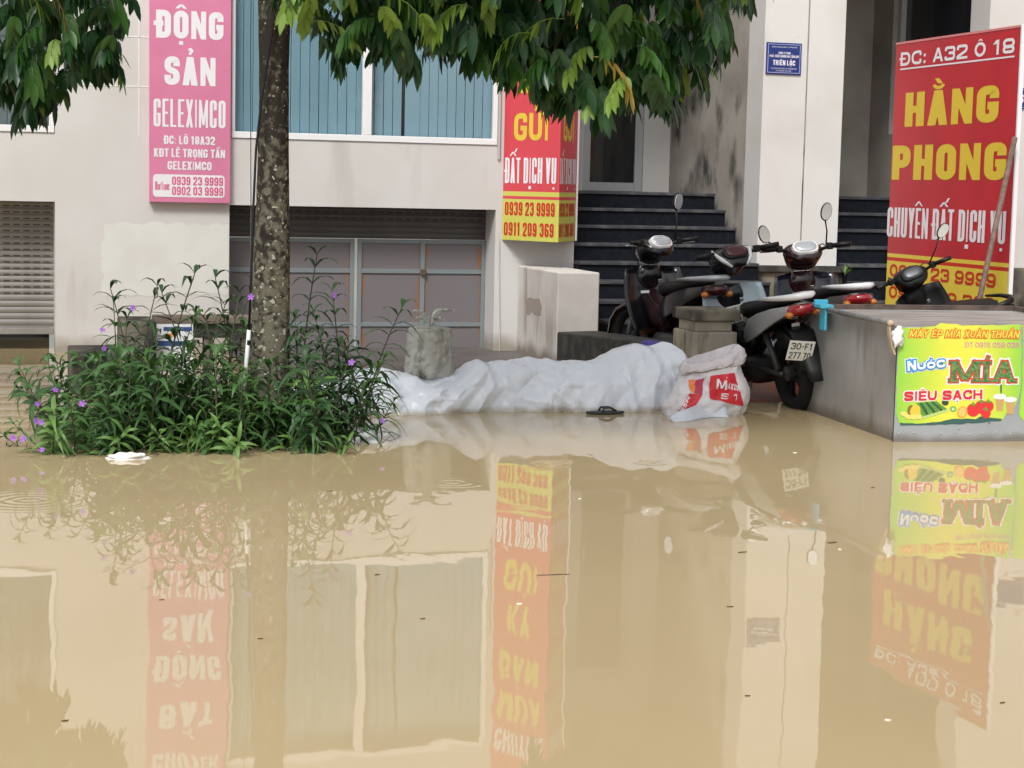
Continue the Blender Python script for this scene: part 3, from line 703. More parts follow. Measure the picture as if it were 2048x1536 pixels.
# projecting V sign on the pier corner
vs = thing('projecting_sign', 'red and yellow V-shaped projecting sign on the pier between window and stairs', 'sign', (4.81, 15.8, 1.0))
VB, VT = 1.005, 4.05
A0, AP, A1 = (4.472, 15.995), (4.812, 15.415), (5.152, 15.995)
st_ = 1.415     # where red turns to yellow
for (qa, qb) in ((A0, AP), (AP, A1)):
    u = Vector((qb[0]-qa[0], qb[1]-qa[1], 0)); L = u.length
    P = Plane((qa[0], qa[1], 0), u, (0, 0, 1))
    P.n = Vector((u.y, -u.x, 0)).normalized()
    th = -P.n*.012
    def strip(z0, z1, mt, nm, lift=0.0):
        o = MB().slab([P.at(0, z0, lift), P.at(L, z0, lift), P.at(L, z1, lift), P.at(0, z1, lift)], th).build(nm, mt, vs); return o
    strip(VB, st_-.045, M_YELV, 'yellow_panel'); strip(st_-.045, st_-.018, M_REDV, 'red_stripe'); strip(st_-.018, st_+.022, M_YELV, 'yellow_stripe'); strip(st_+.022, VT, M_REDV, 'red_panel')
    def L2(txt, z0, z1, mt, s, f0=.06, f1=.94, asp=.5): lettering(vs, P, txt, (L*f0, z0, L*f1, z1), mt, stroke=s, aspect=asp)
    L2('0911 209 369', 1.045, 1.165, M_REDL, .17, .03, .93); L2('0939 23 9999', 1.225, 1.345, M_REDL, .17, .04, .94)
    L2('ĐẤT DỊCH VỤ', 1.51, 1.735, M_LWHITE, .15, .03, .95, .4)
    L2('GỬI', 1.885, 2.125, M_YELL, .2, .18, .80, .6)
    L2('KÝ', 2.30, 2.53, M_YELL, .2, .28, .70, .6); L2('BÁN', 2.72, 2.97, M_YELL, .2, .14, .86, .6); L2('MUA', 3.12, 3.37, M_YELL, .2, .10, .90, .6); L2('CHUYÊN', 3.50, 3.67, M_LWHITE, .18, .06, .94)
MB().slab([(A0[0]+.01, A0[1], VB+.006), (AP[0], AP[1]+.018, VB+.006), (A1[0]-.01, A1[1], VB+.006)], (0, 0, .01)).build('bottom_plate', M_STEEL, vs)
MB().box(5.153, 5.168, 15.975, 15.994, VB, VT).build('edge_strip', M_LWHITE, vs)

# big red board standing at a right angle to the house, along the second stair
hb = thing('sign_board', 'large red and yellow board standing beside the right stairs with tall yellow lettering', 'sign', (7.80, 14.0, .2))
BX = 7.795
PB = Plane((BX, 15.0, 0), (0, -1, 0), (0, 0, 1)); PB.n = Vector((-1, 0, 0))
UL = PB.px(1793, 88); UR = PB.px(2043, 57)
u0, u1, zt = UL[0], UR[0], (UL[1]+UR[1])/2
ys = PB.px(1890, 523)[1]
def bstrip(z0, z1, mt, nm): return MB().box(BX, BX+.02, PB.o.y-u1, PB.o.y-u0, z0, z1).build(nm, mt, hb)
bstrip(.12, ys-.035, M_YEL, 'yellow_panel'); bstrip(ys-.035, ys-.003, M_REDL, 'red_stripe'); bstrip(ys-.003, ys+.03, M_YEL, 'yellow_stripe'); bstrip(ys+.03, zt, M_RED, 'red_panel')
MB().box(BX-.006, BX+.026, PB.o.y-u1-.02, PB.o.y-u1-.001, .08, zt+.02).build('edge_frame', M_LWHITE, hb)
MB().box(BX-.004, BX+.024, PB.o.y-u1, PB.o.y-u0, zt+.001, zt+.02).build('top_frame', mat('pale_red_edge', (.62, .2, .2), .5), hb)
for yy in (PB.o.y-u1+.2, PB.o.y-u0-.2): MB().box(BX+.03, BX+.07, yy-.02, yy+.02, -.1, zt-.1).build('leg', M_STEEL, hb)
def bl(txt, x0, yt0, yb0, x1, yt1, yb1, mt, s, asp=.6, gap=.1, xs=1.5):
    a0, a1 = PB.px(x0, (yt0+yb0)/2)[0], PB.px(x1, (yt1+yb1)/2)[0]
    zb_ = (PB.px(x0, yb0)[1] + PB.px(x1, yb1)[1])/2; zt_ = (PB.px(x0, yt0)[1] + PB.px(x1, yt1)[1])/2
    lettering(hb, PB, txt, (a0, zb_, a1, zt_), mt, stroke=s, aspect=asp, gap=gap, lift=.002, xs=xs)
    return a0, a1, zb_
q = bl('ĐC: A32 Ô 18', 1802, 103, 130, 2030, 78, 108, M_LWHITE, .2, .7)
MB().box(BX-.003, BX-.0005, PB.o.y-q[1], PB.o.y-q[0], q[2]-.035, q[2]-.022).build('underline', M_LWHITE, hb)
bl('HẰNG', 1811, 184, 252, 1998, 172, 246, M_YELL, .24, .55, .10, 2.0)
bl('PHONG', 1785, 291, 359, 2013, 285, 361, M_YELL, .24, .55, .10, 2.0)
bl('CHUYÊN ĐẤT DỊCH VỤ', 1775, 413, 472, 2012, 424, 490, M_LWHITE, .17, .5)
bl('0939 23 9999', 1780, 530, 553, 1992, 545, 575, M_REDL, .19, .6)
bl('0911 209 369', 1778, 577, 600, 1990, 589, 618, M_REDL, .19, .6)

# blue company plaques
def plaque(nm, lab, x0, x1, z0, z1, lines):
    t = thing(nm, lab, 'plaque', ((x0+x1)/2, 15.99, z0))
    mb = mat('blue_enamel', (.012, .03, .18), .3)
    MB().box(x0, x1, 15.986, 15.998, z0, z1).build('plate', mb, t, bevel=.002)
    P = Plane((0, 15.986, 0), (1, 0, 0), (0, 0, 1)); g = .014
    for bx in ((x0+g, x1-g, z0+g, z0+g+.004), (x0+g, x1-g, z1-g-.004, z1-g), (x0+g, x0+g+.004, z0+g+.004, z1-g-.004), (x1-g-.004, x1-g, z0+g+.004, z1-g-.004)):
        MB().box(bx[0], bx[1], 15.984, 15.9859, bx[2], bx[3]).build('border', mat('pale_blue_line', (.45, .50, .66), .4), t)
    for txt, f0, f1, c0, c1, s in lines:
        lettering(t, P, txt, (x0+(x1-x0)*f0, z0+(z1-z0)*c0, x0+(x1-x0)*f1, z0+(z1-z0)*c1), M_LWHITE, stroke=s, aspect=.5)
    return t
plaque('company_plaque', 'small blue company plaque with white lettering on the white pillar', 6.963, 7.315, 2.565, 2.855,
       [('SỞ KẾ HOẠCH VÀ ĐẦU TƯ THÀNH PHỐ', .14, .86, .84, .88, .12), ('CÔNG TY TNHH', .34, .68, .64, .71, .16), ('PHÁT TRIỂN THƯƠNG MẠI TỔNG HỢP', .09, .92, .535, .61, .16),
        ('THIÊN LỘC', .19, .82, .29, .45, .2), ('ĐC SỐ 18 A32 KĐT LÊ TRỌNG TẤN', .14, .86, .165, .205, .12), ('HÀ ĐÔNG HÀ NỘI', .28, .72, .095, .135, .12)])
plaque('wall_plaque', 'blue plaque at the right picture edge beside the large red board', 9.60, 9.95, 2.33, 2.53, [('S', .06, .16, .3, .7, .2)])

# ================================================================== JUICE CART
CPH = R(5.0)
cart = thing('juice_cart', 'grey metal sugar-cane juice cart with green poster standing in the water', 'cart', (5.265, 9.98, -.3))
cu, cv = Vector((math.cos(CPH), -math.sin(CPH), 0)), Vector((math.sin(CPH), math.cos(CPH), 0))
CO = Vector((5.265, 9.98, 0))
def cp(a, b, z): return CO + cu*a + cv*b + Vector((0, 0, z))
def cbox(a0, a1, b0, b1, z0, z1, name, mt, parent, bevel=.003):
    c = cp((a0+a1)/2, (b0+b1)/2, (z0+z1)/2)
    return MB().obox(c, cu*((a1-a0)/2), cv*((b1-b0)/2), Vector((0, 0, (z1-z0)/2))).build(name, mt, parent, bevel=bevel)
M_SHEET = mat('dull_sheet_metal', (.42, .42, .415), .42, metal=.4, col2=(.31, .305, .295), nscale=2.4, lo=.35, hi=.7, bump=.08, bscale=8, stain=(.15, .125, .105), sscale=2.5, slo=.58, shi=.80, sstretch=(2, 2, .4), tide=(.12, .10, .075), tz=.09)
M_SHEETF = mat('pale_sheet_metal', (.40, .43, .46), .45, metal=.45, col2=(.34, .37, .40), nscale=3, bump=.06, bscale=10, stain=(.16, .17, .18), sscale=22, slo=.66, shi=.74, tide=(.17, .15, .12), tz=.05)
M_TOP = mat('worn_counter', (.34, .31, .29), .6, col2=(.17, .15, .135), nscale=4, lo=.4, hi=.65, stretch=(.6, 4, 1), stain=(.28, .17, .15), sscale=3.5, slo=.6, shi=.75, sstretch=(.5, 3, 1))
M_RIM = mat('dark_wood_rim', (.12, .08, .06), .75, col2=(.06, .045, .04), nscale=10)
CW, CD, CH = 1.50, 1.56, .695
cbox(.012, .024, .014, CD, -.35, CH, 'side_sheet', M_SHEET, cart)
cbox(0, CW, 0, .012, -.35, CH+.0, 'front_sheet', M_SHEETF, cart)
cbox(CW-.012, CW, .013, CD, -.35, CH, 'side_sheet', M_SHEET, cart)
cbox(.025, CW-.013, CD-.012, CD, -.35, CH, 'back_sheet', M_SHEET, cart)
cbox(.002, .0118, .0125, .03, -.35, CH, 'corner_gap_strip', mat('dark_gap', (.02, .02, .02), .8), cart)  # dark strip stands in for the shaded gap behind the front sheet
cbox(.026, CW-.014, .013, CD-.013, CH-.03, CH-.005, 'counter', M_TOP, cart)
cbox(.0, CW, CD+.001, CD+.03, CH-.03, CH+.035, 'back_rim', M_RIM, cart)
cbox(CW+.001, CW+.028, .0, CD+.03, CH-.03, CH+.033, 'side_rim', M_RIM, cart)
cbox(.35, 1.2, .10, .16, CH-.0045, CH+.004, 'yellow_strip', mat('faded_yellow', (.45, .38, .12), .7), cart)
rv = MB()
for i in range(16):
    c = cp(.03+i*.09, -.002, .052 + .006*math.sin(i*2.1)); rv.ellipsoid(c, cu*.006, Vector((0, 0, .006)), cv*.004, 6, 4)
rv.build('rivets', M_STEEL, cart)['kind'] = 'stuff'
# poster
PC = Plane(cp(0, 0, 0), cu, (0, 0, 1))
def poster_material(nm):
    mt, t, p = _new(nm); p.inputs['Roughness'].default_value = .42
    tc = t.nodes.new('ShaderNodeTexCoord'); sp = t.nodes.new('ShaderNodeSeparateXYZ'); t.links.new(tc.outputs['Generated'], sp.inputs[0])
    a = t.nodes.new('ShaderNodeMath'); a.operation = 'SUBTRACT'; a.inputs[1].default_value = .5; t.links.new(sp.outputs[0], a.inputs[0])
    b = t.nodes.new('ShaderNodeMath'); b.operation = 'ABSOLUTE'; t.links.new(a.outputs[0], b.inputs[0])
    n = t.nodes.new('ShaderNodeTexNoise'); n.inputs['Scale'].default_value = 2.5; t.links.new(tc.outputs['Object'], n.inputs['Vector'])
    c = t.nodes.new('ShaderNodeMath'); c.operation = 'MULTIPLY_ADD'; c.inputs[1].default_value = .25; t.links.new(n.outputs['Fac'], c.inputs[0]); t.links.new(b.outputs[0], c.inputs[2])
    cr = t.nodes.new('ShaderNodeValToRGB'); e = cr.color_ramp.elements
    e[0].position = .22; e[0].color = (.66, .66, .07, 1); e[1].position = .6; e[1].color = (.27, .56, .06, 1); t.links.new(c.outputs[0], cr.inputs[0])
    t.links.new(cr.outputs[0], p.inputs['Base Color'])
    bm = t.nodes.new('ShaderNodeBump'); bm.inputs['Strength'].default_value = .25; bm.inputs['Distance'].default_value = .01
    n2 = t.nodes.new('ShaderNodeTexNoise'); n2.inputs['Scale'].default_value = 9; n2.inputs['Distortion'].default_value = 1.5; t.links.new(tc.outputs['Object'], n2.inputs['Vector'])
    t.links.new(n2.outputs['Fac'], bm.inputs['Height']); t.links.new(bm.outputs[0], p.inputs['Normal'])
    return mt
M_POSTER = poster_material('green_yellow_poster')
def ppx(pts, h=0.002): return [PC.at(*PC.px(x, y), h) for x, y in pts]
rnd = random.Random(12)
def ragged(pts, step, j):
    out = []
    for (a, b), (c, d) in zip(pts, pts[1:]+pts[:1]):
        n = max(1, int(math.hypot(c-a, d-b)/step))
        for i in range(n): out.append((a+(c-a)*i/n + rnd.uniform(-j, j), b+(d-b)*i/n + rnd.uniform(-j, j)))
    return out
out1 = ragged([(1800, 657), (1870, 652), (1882, 646), (1915, 647), (1925, 652), (2040, 649), (2043, 700), (2041, 780), (2030, 815), (2012, 828), (2002, 843), (1960, 836), (1938, 842), (1910, 838), (1880, 846), (1800, 848), (1792, 825), (1794, 740)], 14, 1.3)
poster = MB().poly(ppx(out1)).build('poster', M_POSTER, cart)
out2 = ragged([(2046, 649), (2150, 645), (2150, 845), (2046, 842), (2038, 830), (2044, 760)], 14, 1.0)
MB().poly(ppx(out2)).build('poster', M_POSTER, cart)
def blob(name, pts, col, h, rough=.5):
    key = 'print_%02d_%02d_%02d' % tuple(int(c*99) for c in col)
    return MB().poly(ppx(pts, h)).build(name, mat(key, col, rough), poster)
def ell(cx, cy, rx, ry, n=20, a=0): return [(cx + rx*math.cos(t)*math.cos(a) - ry*math.sin(t)*math.sin(a), cy + rx*math.cos(t)*math.sin(a) + ry*math.sin(t)*math.cos(a)) for t in [2*math.pi*i/n for i in range(n)]]
GRN, DGRN, LGRN = (.10, .28, .05), (.03, .10, .03), (.45, .60, .25)
blob('torn_dark_edge', ragged([(1800, 845), (1840, 847), (1880, 843), (1905, 838), (1950, 838), (1960, 832), (2003, 838), (2003, 842), (1900, 849), (1800, 851)], 8, 1.2), (.035, .10, .09), .0026)
for i in range(7):   # sugar cane stalks
    x0, y0 = 1836 + i*5.5, 806 - i*.5; x1, y1 = 1848 + i*7.5, 834 - i*2.2
    blob('cane_print', [(x0-3.5, y0), (x0+3.5, y0-1), (x1+3.5, y1-1), (x1-3.5, y1)], DGRN if i % 2 else GRN, .0028 + i*.0002); 
    blob('cane_end_print', ell(x1, y1, 3.6, 2.6, 12), LGRN, .0044 + i*.0001)
blob('pineapple_print', ell(1830, 822, 10, 13, a=.3), (.72, .50, .05), .0045); blob('pineapple_skin_print', ell(1822, 821, 8, 11), (.22, .14, .04), .0042)
for i, (x, y) in enumerate(((1808, 828), (1815, 833), (1826, 834), (1836, 833))): blob('slice_print', ell(x, y, 8, 4.5, a=.3), (.75, .62, .16), .0047+i*.0002)
blob('avocado_print', ell(1890, 805, 7, 6), (.03, .05, .03), .003); blob('kiwi_print', ell(1906, 818, 7, 6), (.20, .38, .10), .003); blob('kiwi_core_print', ell(1906, 818, 3, 2.6), (.55, .65, .35), .0034)
for i, (x, y, r0) in enumerate(((1946, 820, 13), (1962, 814, 13), (1976, 812, 11), (1971, 826, 10))):
    blob('strawberry_print', ell(x, y, r0, r0*1.05), (.62, .03, .03), .003+i*.0003); blob('strawberry_leaf_print', [(x-7, y-r0+2), (x-2, y-r0+1), (x, y-r0-5), (x+2, y-r0+1), (x+7, y-r0+3), (x, y-r0+5)], GRN, .0045)
blob('orange_print', ell(1924, 824, 10, 12, a=.4), (.78, .32, .04), .0046); blob('orange_flesh_print', ell(1924, 824, 7.5, 9.3, a=.4), (.78, .48, .14), .0049)
for i, (x, y) in enumerate(((1999, 800), (2020, 806))):
    blob('cup_print', [(x-9, y-6), (x+9, y-6), (x+6, y+22), (x-6, y+22)], (.50, .30, .12), .003+i*.0004); blob('foam_print', ell(x, y-7, 13, 5.5), (.74, .74, .72), .0036+i*.0004)
blob('straw_print', [(2000, 769), (2003, 769), (2003, 786), (2000, 786)], (.03, .10, .06), .0045)
WHT, ORG = M_LWHITE, mat('orange_letter', (.70, .16, .01), .5)
YLP = mat('yellow_print_letter', (.78, .62, .10), .5); BLP = mat('blue_outline', (.02, .26, .62), .5); CANE = mat('cane_fill', (.03, .13, .05), .5, col2=(.16, .30, .08), nscale=60)
REDO = mat('red_outline', (.52, .06, .02), .5); MAG = mat('magenta_letter', (.60, .16, .35), .5); REDP = mat('bright_red_letter', (.62, .02, .03), .5)
bx = pxbox(PC, 1818, 661, 2036, 675)
lettering(poster, PC, 'MÁY ÉP MÍA XUÂN THUẤN', bx, ORG, stroke=.2, grow=.0055, italic=.2, layer=.001); lettering(poster, PC, 'MÁY ÉP MÍA XUÂN THUẤN', bx, YLP, stroke=.17, italic=.2, layer=.004)
lettering(poster, PC, 'ĐT 0915 059 035', pxbox(PC, 1930, 685, 2038, 695), MAG, stroke=.15, aspect=.8, layer=.001)
bx = pxbox(PC, 1815, 722, 1890, 742)
for mt_, g, ly in ((WHT, .014, .001), (BLP, .009, .0035), (WHT, .0, .006)): lettering(poster, PC, 'Nước', bx, mt_, stroke=.24, grow=g, layer=ly, aspect=.8, rot=R(6))
bx = pxbox(PC, 1902, 722, 2029, 764)
for mt_, g, ly in ((WHT, .016, .001), (REDO, .008, .003), (CANE, -.001, .005)): lettering(poster, PC, 'MÍA', bx, mt_, stroke=.24, grow=g, layer=ly, aspect=.9, gap=.14, slab=True)
bx = pxbox(PC, 1808, 783, 1964, 802)
for mt_, g, ly in ((WHT, .006, .001), (REDP, .0, .003)): lettering(poster, PC, 'SIÊU SẠCH', bx, mt_, stroke=.26, grow=g, layer=ly, aspect=.85, rot=R(1.5))
# things lying on the cart
pole = thing('steel_pole', 'long grey metal pole lying along the left edge of the juice cart', 'pole', cp(0, .7, CH))
pz = CH+.018
MB().tube([cp(-.02, .10, pz), cp(-.015, .8, pz), cp(-.03, CD+.22, pz+.025)], .017, 10).build('shaft', mat('weathered_steel', (.16, .17, .17), .5, metal=.5, col2=(.28, .27, .25), nscale=12, lo=.45, hi=.7), pole, smooth=True)
MB().tube([cp(-.02, .098, pz), cp(-.02, .06, pz-.005)], .02, 10).build('end_cap', mat('pale_wood', (.45, .36, .25), .8), pole, smooth=True)
clip = MB(); c = cp(-.035, 1.18, CH)
clip.obox(c + Vector((0, 0, .045)), cu*.045, cv*.07, Vector((0, 0, .012))); clip.obox(c + Vector((0, 0, -.04)), cu*.008 , cv*.05, Vector((0, 0, .073))); clip.obox(c + cu*.0 + cv*.055 + Vector((0, 0, .06)), cu*.046, cv*.012, Vector((0, 0, .025)))
tag(clip.build('plastic_clip', mat('cyan_plastic', (.06, .42, .58), .4), bevel=.004), 'bright blue plastic clip hooked over the pole on the juice cart', 'clip')
rb = MB(); path = [cp(-.03, .08, CH-.005), cp(-.035, .05, CH-.06), cp(-.035, .015, CH-.12), cp(-.03, -.02, CH-.165)]
rb.rings([[p + cv*.02*a + cu*.006*b for a, b in ((-1, -1), (1, -1), (1, 1), (-1, 1))] for p in path]); 
tag(rb.build('rubber_strap', mat('tan_rubber', (.34, .25, .16), .8), bevel=.003), 'tan rubber strap bent down at the front corner of the cart', 'strap')
def lump(name, c, r3, seed, amp, freq, mt, n=28, k=18, flat=None):
    mb = MB(); mb.ellipsoid((0, 0, 0), (1, 0, 0), (0, 1, 0), (0, 0, 1), n, k)
    vs = []
    for v in mb.v:
        p = Vector(v); d = mnoise.noise(p*freq + Vector((seed, 0, 0)))*amp + abs(mnoise.noise(p*freq*2.3 + Vector((0, seed, 0))))*amp*.8
        p = p*(1+d); vs.append(Vector(c) + Vector((p.x*r3[0], p.y*r3[1], p.z*r3[2])))
    mb.v = [tuple(v) for v in vs]
    return mb.build(name, mt, smooth=True)
tag(lump('white_rag', cp(-.015, -.025, CH-.055), (.035, .02, .05), 3, .5, 1.8, mat('white_cloth', (.72, .72, .74), .9)), 'crumpled white rag stuck to the corner of the juice cart', 'rag')
# rusty rod leaning against the red board
e0, e1 = onX(2030, 275, BX-.06), onX(1950, 640, BX-.42)
tag(MB().tube([e0, e1, e1 + (e1-e0)*.3], .022, 8).build('rusty_rod', mat('rusty_rod', (.17, .11, .085), .7, col2=(.10, .065, .05), nscale=20), smooth=True), 'thin rusty metal rod leaning against the large red board', 'rod')

# ================================================================== FLOOD BARRIER
def ridged(p): return 1-abs(mnoise.noise(p))*2
topx = [(560, 770), (640, 752), (700, 746), (760, 742), (815, 742), (850, 752), (905, 750), (950, 726), (1000, 715), (1060, 716), (1100, 724), (1130, 722), (1200, 706), (1270, 696), (1335, 688), (1352, 692), (1357, 700)]
prof = [(onY(x, y, 11.85).x, onY(x, y, 11.85).z) for x, y in topx]
def ztop(x): return float(np.interp(x, [p[0] for p in prof], [p[1] for p in prof]))
NX, NV = 460, 110; xa, xb = prof[0][0], prof[-1][0]
rng = np.random.RandomState(11)
xi = np.linspace(xa, xb, NX+1)[:, None]*np.ones((1, NV+1)); tj = np.ones((NX+1, 1))*np.linspace(0, 1, NV+1)[None, :]
zt = np.interp(xi, [p[0] for p in prof], [p[1] for p in prof])
fr_ = np.clip(tj/.62, 0, 1)*math.pi/2; bk = np.clip((tj-.62)/.38, 0, 1)
z_ = np.where(tj < .62, -.06 + (zt+.06)*np.sin(fr_)**.92, zt - (zt+.1)*bk**1.7)
y_ = 11.60 + .035*np.sin(xi*2.3) + .02*np.sin(xi*6.1) + .25*(1-np.cos(fr_)) - .03*np.sin(2*fr_) + .25*bk
tri = lambda v: np.abs((v % 1.0)*2-1)
P0, P1 = xi.copy(), tj*.62          # sheet coordinates in metres
wx = .06*np.sin(P0*5.1+P1*7) + .03*np.sin(P0*11+2); wy = .05*np.sin(P0*6.3-P1*9) + .03*np.sin(P0*15+P1*4)
d_ = np.zeros_like(xi)
for k in range(13):                 # sharp creases: warped triangle waves in many directions, each only in its own stretch
    an = rng.uniform(-1.25, 1.25) + (math.pi/2 if k % 4 == 0 else 0); wl = rng.uniform(.2, .62); ph = rng.uniform(0, 1)
    v = ((P0+wx)*math.cos(an) + (P1+wy)*math.sin(an))/wl + ph
    msk = np.clip(.5 + 1.6*np.sin(P0*rng.uniform(2, 5) + rng.uniform(0, 6)) * np.cos(P1*rng.uniform(2, 7) + rng.uniform(0, 6)), 0, 1)
    d_ += (tri(v)**2.0-.33)*wl*.16*msk
for k in range(16):
    an = rng.uniform(-1.6, 1.6); wl = rng.uniform(.06, .17)
    v = ((P0+wx*.6)*math.cos(an) + (P1+wy*.6)*math.sin(an))/wl + rng.uniform(0, 1)
    msk = np.clip(-.35 + 1.5*np.sin(P0*rng.uniform(3, 9) + rng.uniform(0, 6)) * np.cos(P1*rng.uniform(3, 12) + rng.uniform(0, 6)), 0, 1)
    d_ += (tri(v)-.5)*wl*.22*msk
from mathutils.geometry import delaunay_2d_cdt
def crumple(spacing, amp, shear, seed):
    rg = np.random.RandomState(seed); a0, a1 = xa-.3, xb+.3; out = np.zeros_like(xi)
    U, V = P0 + shear*P1, P1*1.15
    pts = []
    for gx in np.arange(a0-.4, a1+.4, spacing):
        for gy in np.arange(-.15, .95, spacing): pts.append((gx + rg.uniform(-.48, .48)*spacing, gy + rg.uniform(-.48, .48)*spacing))
    hgt = rg.uniform(-1, 1, len(pts))*amp
    vv, _, ff, orig, _, _ = delaunay_2d_cdt([Vector(p) for p in pts], [], [], 0, 1e-5)
    hh = [hgt[o[0]] if o else 0 for o in orig]
    for f in ff:
        (x0, y0), (x1, y1), (x2, y2) = [vv[i] for i in f[:3]]; h0, h1, h2 = [hh[i] for i in f[:3]]
        i0 = max(0, int((min(x0, x1, x2) - abs(shear)*.7 - xa)/(xb-xa)*NX)-2); i1 = min(NX+1, int((max(x0, x1, x2) + abs(shear)*.7 - xa)/(xb-xa)*NX)+3)
        if i1 <= i0: continue
        u, v = U[i0:i1], V[i0:i1]; den = (y1-y2)*(x0-x2) + (x2-x1)*(y0-y2)
        if abs(den) < 1e-9: continue
        l0 = ((y1-y2)*(u-x2) + (x2-x1)*(v-y2))/den; l1 = ((y2-y0)*(u-x2) + (x0-x2)*(v-y2))/den; l2 = 1-l0-l1
        m_ = (l0 >= -1e-6) & (l1 >= -1e-6) & (l2 >= -1e-6); o_ = out[i0:i1]; o_[m_] = (l0*h0 + l1*h1 + l2*h2)[m_]
    return out
d_ = d_*.5 + crumple(.21, .060, .7, 3) + crumple(.10, .024, -.6, 4) + crumple(.045, .006, .2, 6)
d_ = np.clip(d_, -.10, .10)
na = np.clip(tj/.62, 0, 1)*math.pi/2*.9
edge = np.clip(tj/.05, 0, 1)
y_ = y_ - np.cos(na)*d_; z_ = z_ + np.sin(na)*d_*.5*edge
vs = list(map(tuple, np.stack([xi, y_, z_], -1).reshape(-1, 3).tolist()))
fs = [(i*(NV+1)+j, (i+1)*(NV+1)+j, (i+1)*(NV+1)+j+1, i*(NV+1)+j+1) for i in range(NX) for j in range(NV)]
fs.append(tuple(range(NX*(NV+1)+NV, NX*(NV+1)-1, -1)))
tb = MB(); tb.add(vs, fs)
M_TARP = mat('white_plastic_sheet', (.74, .78, .84), .30, col2=(.70, .745, .81), nscale=3, tide=(.40, .36, .29), tz=.035)
tarp = tb.build('tarpaulin', M_TARP, smooth=True, auto=16)
tag(tarp, 'crumpled white plastic sheet covering the row of sandbags at the waterline', 'tarpaulin')
bl_ = lump('blue_wrapper', onY(1305, 692, 11.98), (.09, .05, .035), 2, .3, 2, mat('violet_blue_plastic', (.06, .05, .30), .4)); tag(bl_, 'scrap of violet blue plastic on top of the white sheet near the post', 'wrapper')

# grey dirty sack tied at the top
sk = thing('cement_sack', 'dirty grey tied sack sitting on top of the white sheet', 'sack', (2.85, 11.88, .22))
M_SACK = mat('dirty_grey_sack', (.44, .44, .405), .8, col2=(.33, .325, .29), nscale=7, lo=.4, hi=.65, bump=.4, bscale=35, stain=(.085, .075, .055), sscale=7, slo=.50, shi=.74, sstretch=(2.2, 2.2, .5))
rings = []; c0 = onY(861, 752, 11.83)
for i in range(34):
    t = i/33; z = .205 + .335*t
    r0 = [.128, .152, .156, .153, .150, .148, .147, .147, .146, .138][min(9, int(t*9.99))]
    r1 = [.128, .152, .156, .153, .150, .148, .147, .147, .146, .138][min(9, int(t*9.99)+1)]
    f = t*9.99 % 1; rr_ = r0 + (r1-r0)*f
    if i == 0: rr_ = .09
    ring = []
    for j in range(56):
        a = 2*math.pi*j/56; q = Vector((math.cos(a)*1.8, math.sin(a)*1.8, t*3.2))
        d = .016*ridged(q*1.1) + .012*ridged(q*2.7 + Vector((0, 0, t*4))) + .007*ridged(q*5.5)
        bulge = .018*max(0, math.cos(a+.2))*max(0, 1-t*2.4)
        ring.append((c0.x + (rr_+d-.012+bulge)*math.cos(a), 11.88 + (rr_+d-.012)*.86*math.sin(a), z + .008*mnoise.noise(q*2)))
    rings.append(ring)
tops = []
for i, (rr_, z) in enumerate(((.075, .548), (.045, .552), (.035, .565))):
    tops.append([(c0.x + (rr_*(1+.15*math.sin(5*2*math.pi*j/56)))*math.cos(2*math.pi*j/56), 11.88 + rr_*.9*(1+.15*math.sin(5*2*math.pi*j/56))*math.sin(2*math.pi*j/56), z) for j in range(56)])
MB().rings(rings+tops).build('bag', M_SACK, sk, smooth=True)
M_SACKR = mat('pale_sack_ruffle', (.58, .58, .54), .8, col2=(.40, .39, .36), nscale=20)
for k, (ang, hgt, ln, wd) in enumerate(((2.6, .105, .09, .065), (.4, .115, .15, .085), (1.5, .09, .02, .05), (-.6, .06, .07, .06), (3.6, .06, .07, .055))):
    mb = MB(); secs = []
    for i in range(7):
        t = i/6; cx = c0.x + math.cos(ang)*(.02 + ln*t*t*.9); cy = 11.88 + math.sin(ang)*.3*(.02+ln*t); z = .545 + hgt*math.sin(t*1.9)/math.sin(1.57)
        row = []
        for j in range(7):
            s = (j/6-.5)*2; ww = wd*(.25 + .9*t)*.5
            row.append((cx + s*ww*(.9), cy + .018*math.sin(j*2.3+k)*t + s*.01, z + .012*math.sin(j*1.9 + k*2)*t))
        secs.append(row)
    b = len(mb.v); pts = [p for r_ in secs for p in r_]
    mb.add(pts, [(i*7+j, i*7+j+1, (i+1)*7+j+1, (i+1)*7+j) for i in range(6) for j in range(6)])
    mb.build('ruffle', M_SACKR, sk, smooth=True, solid=.002)

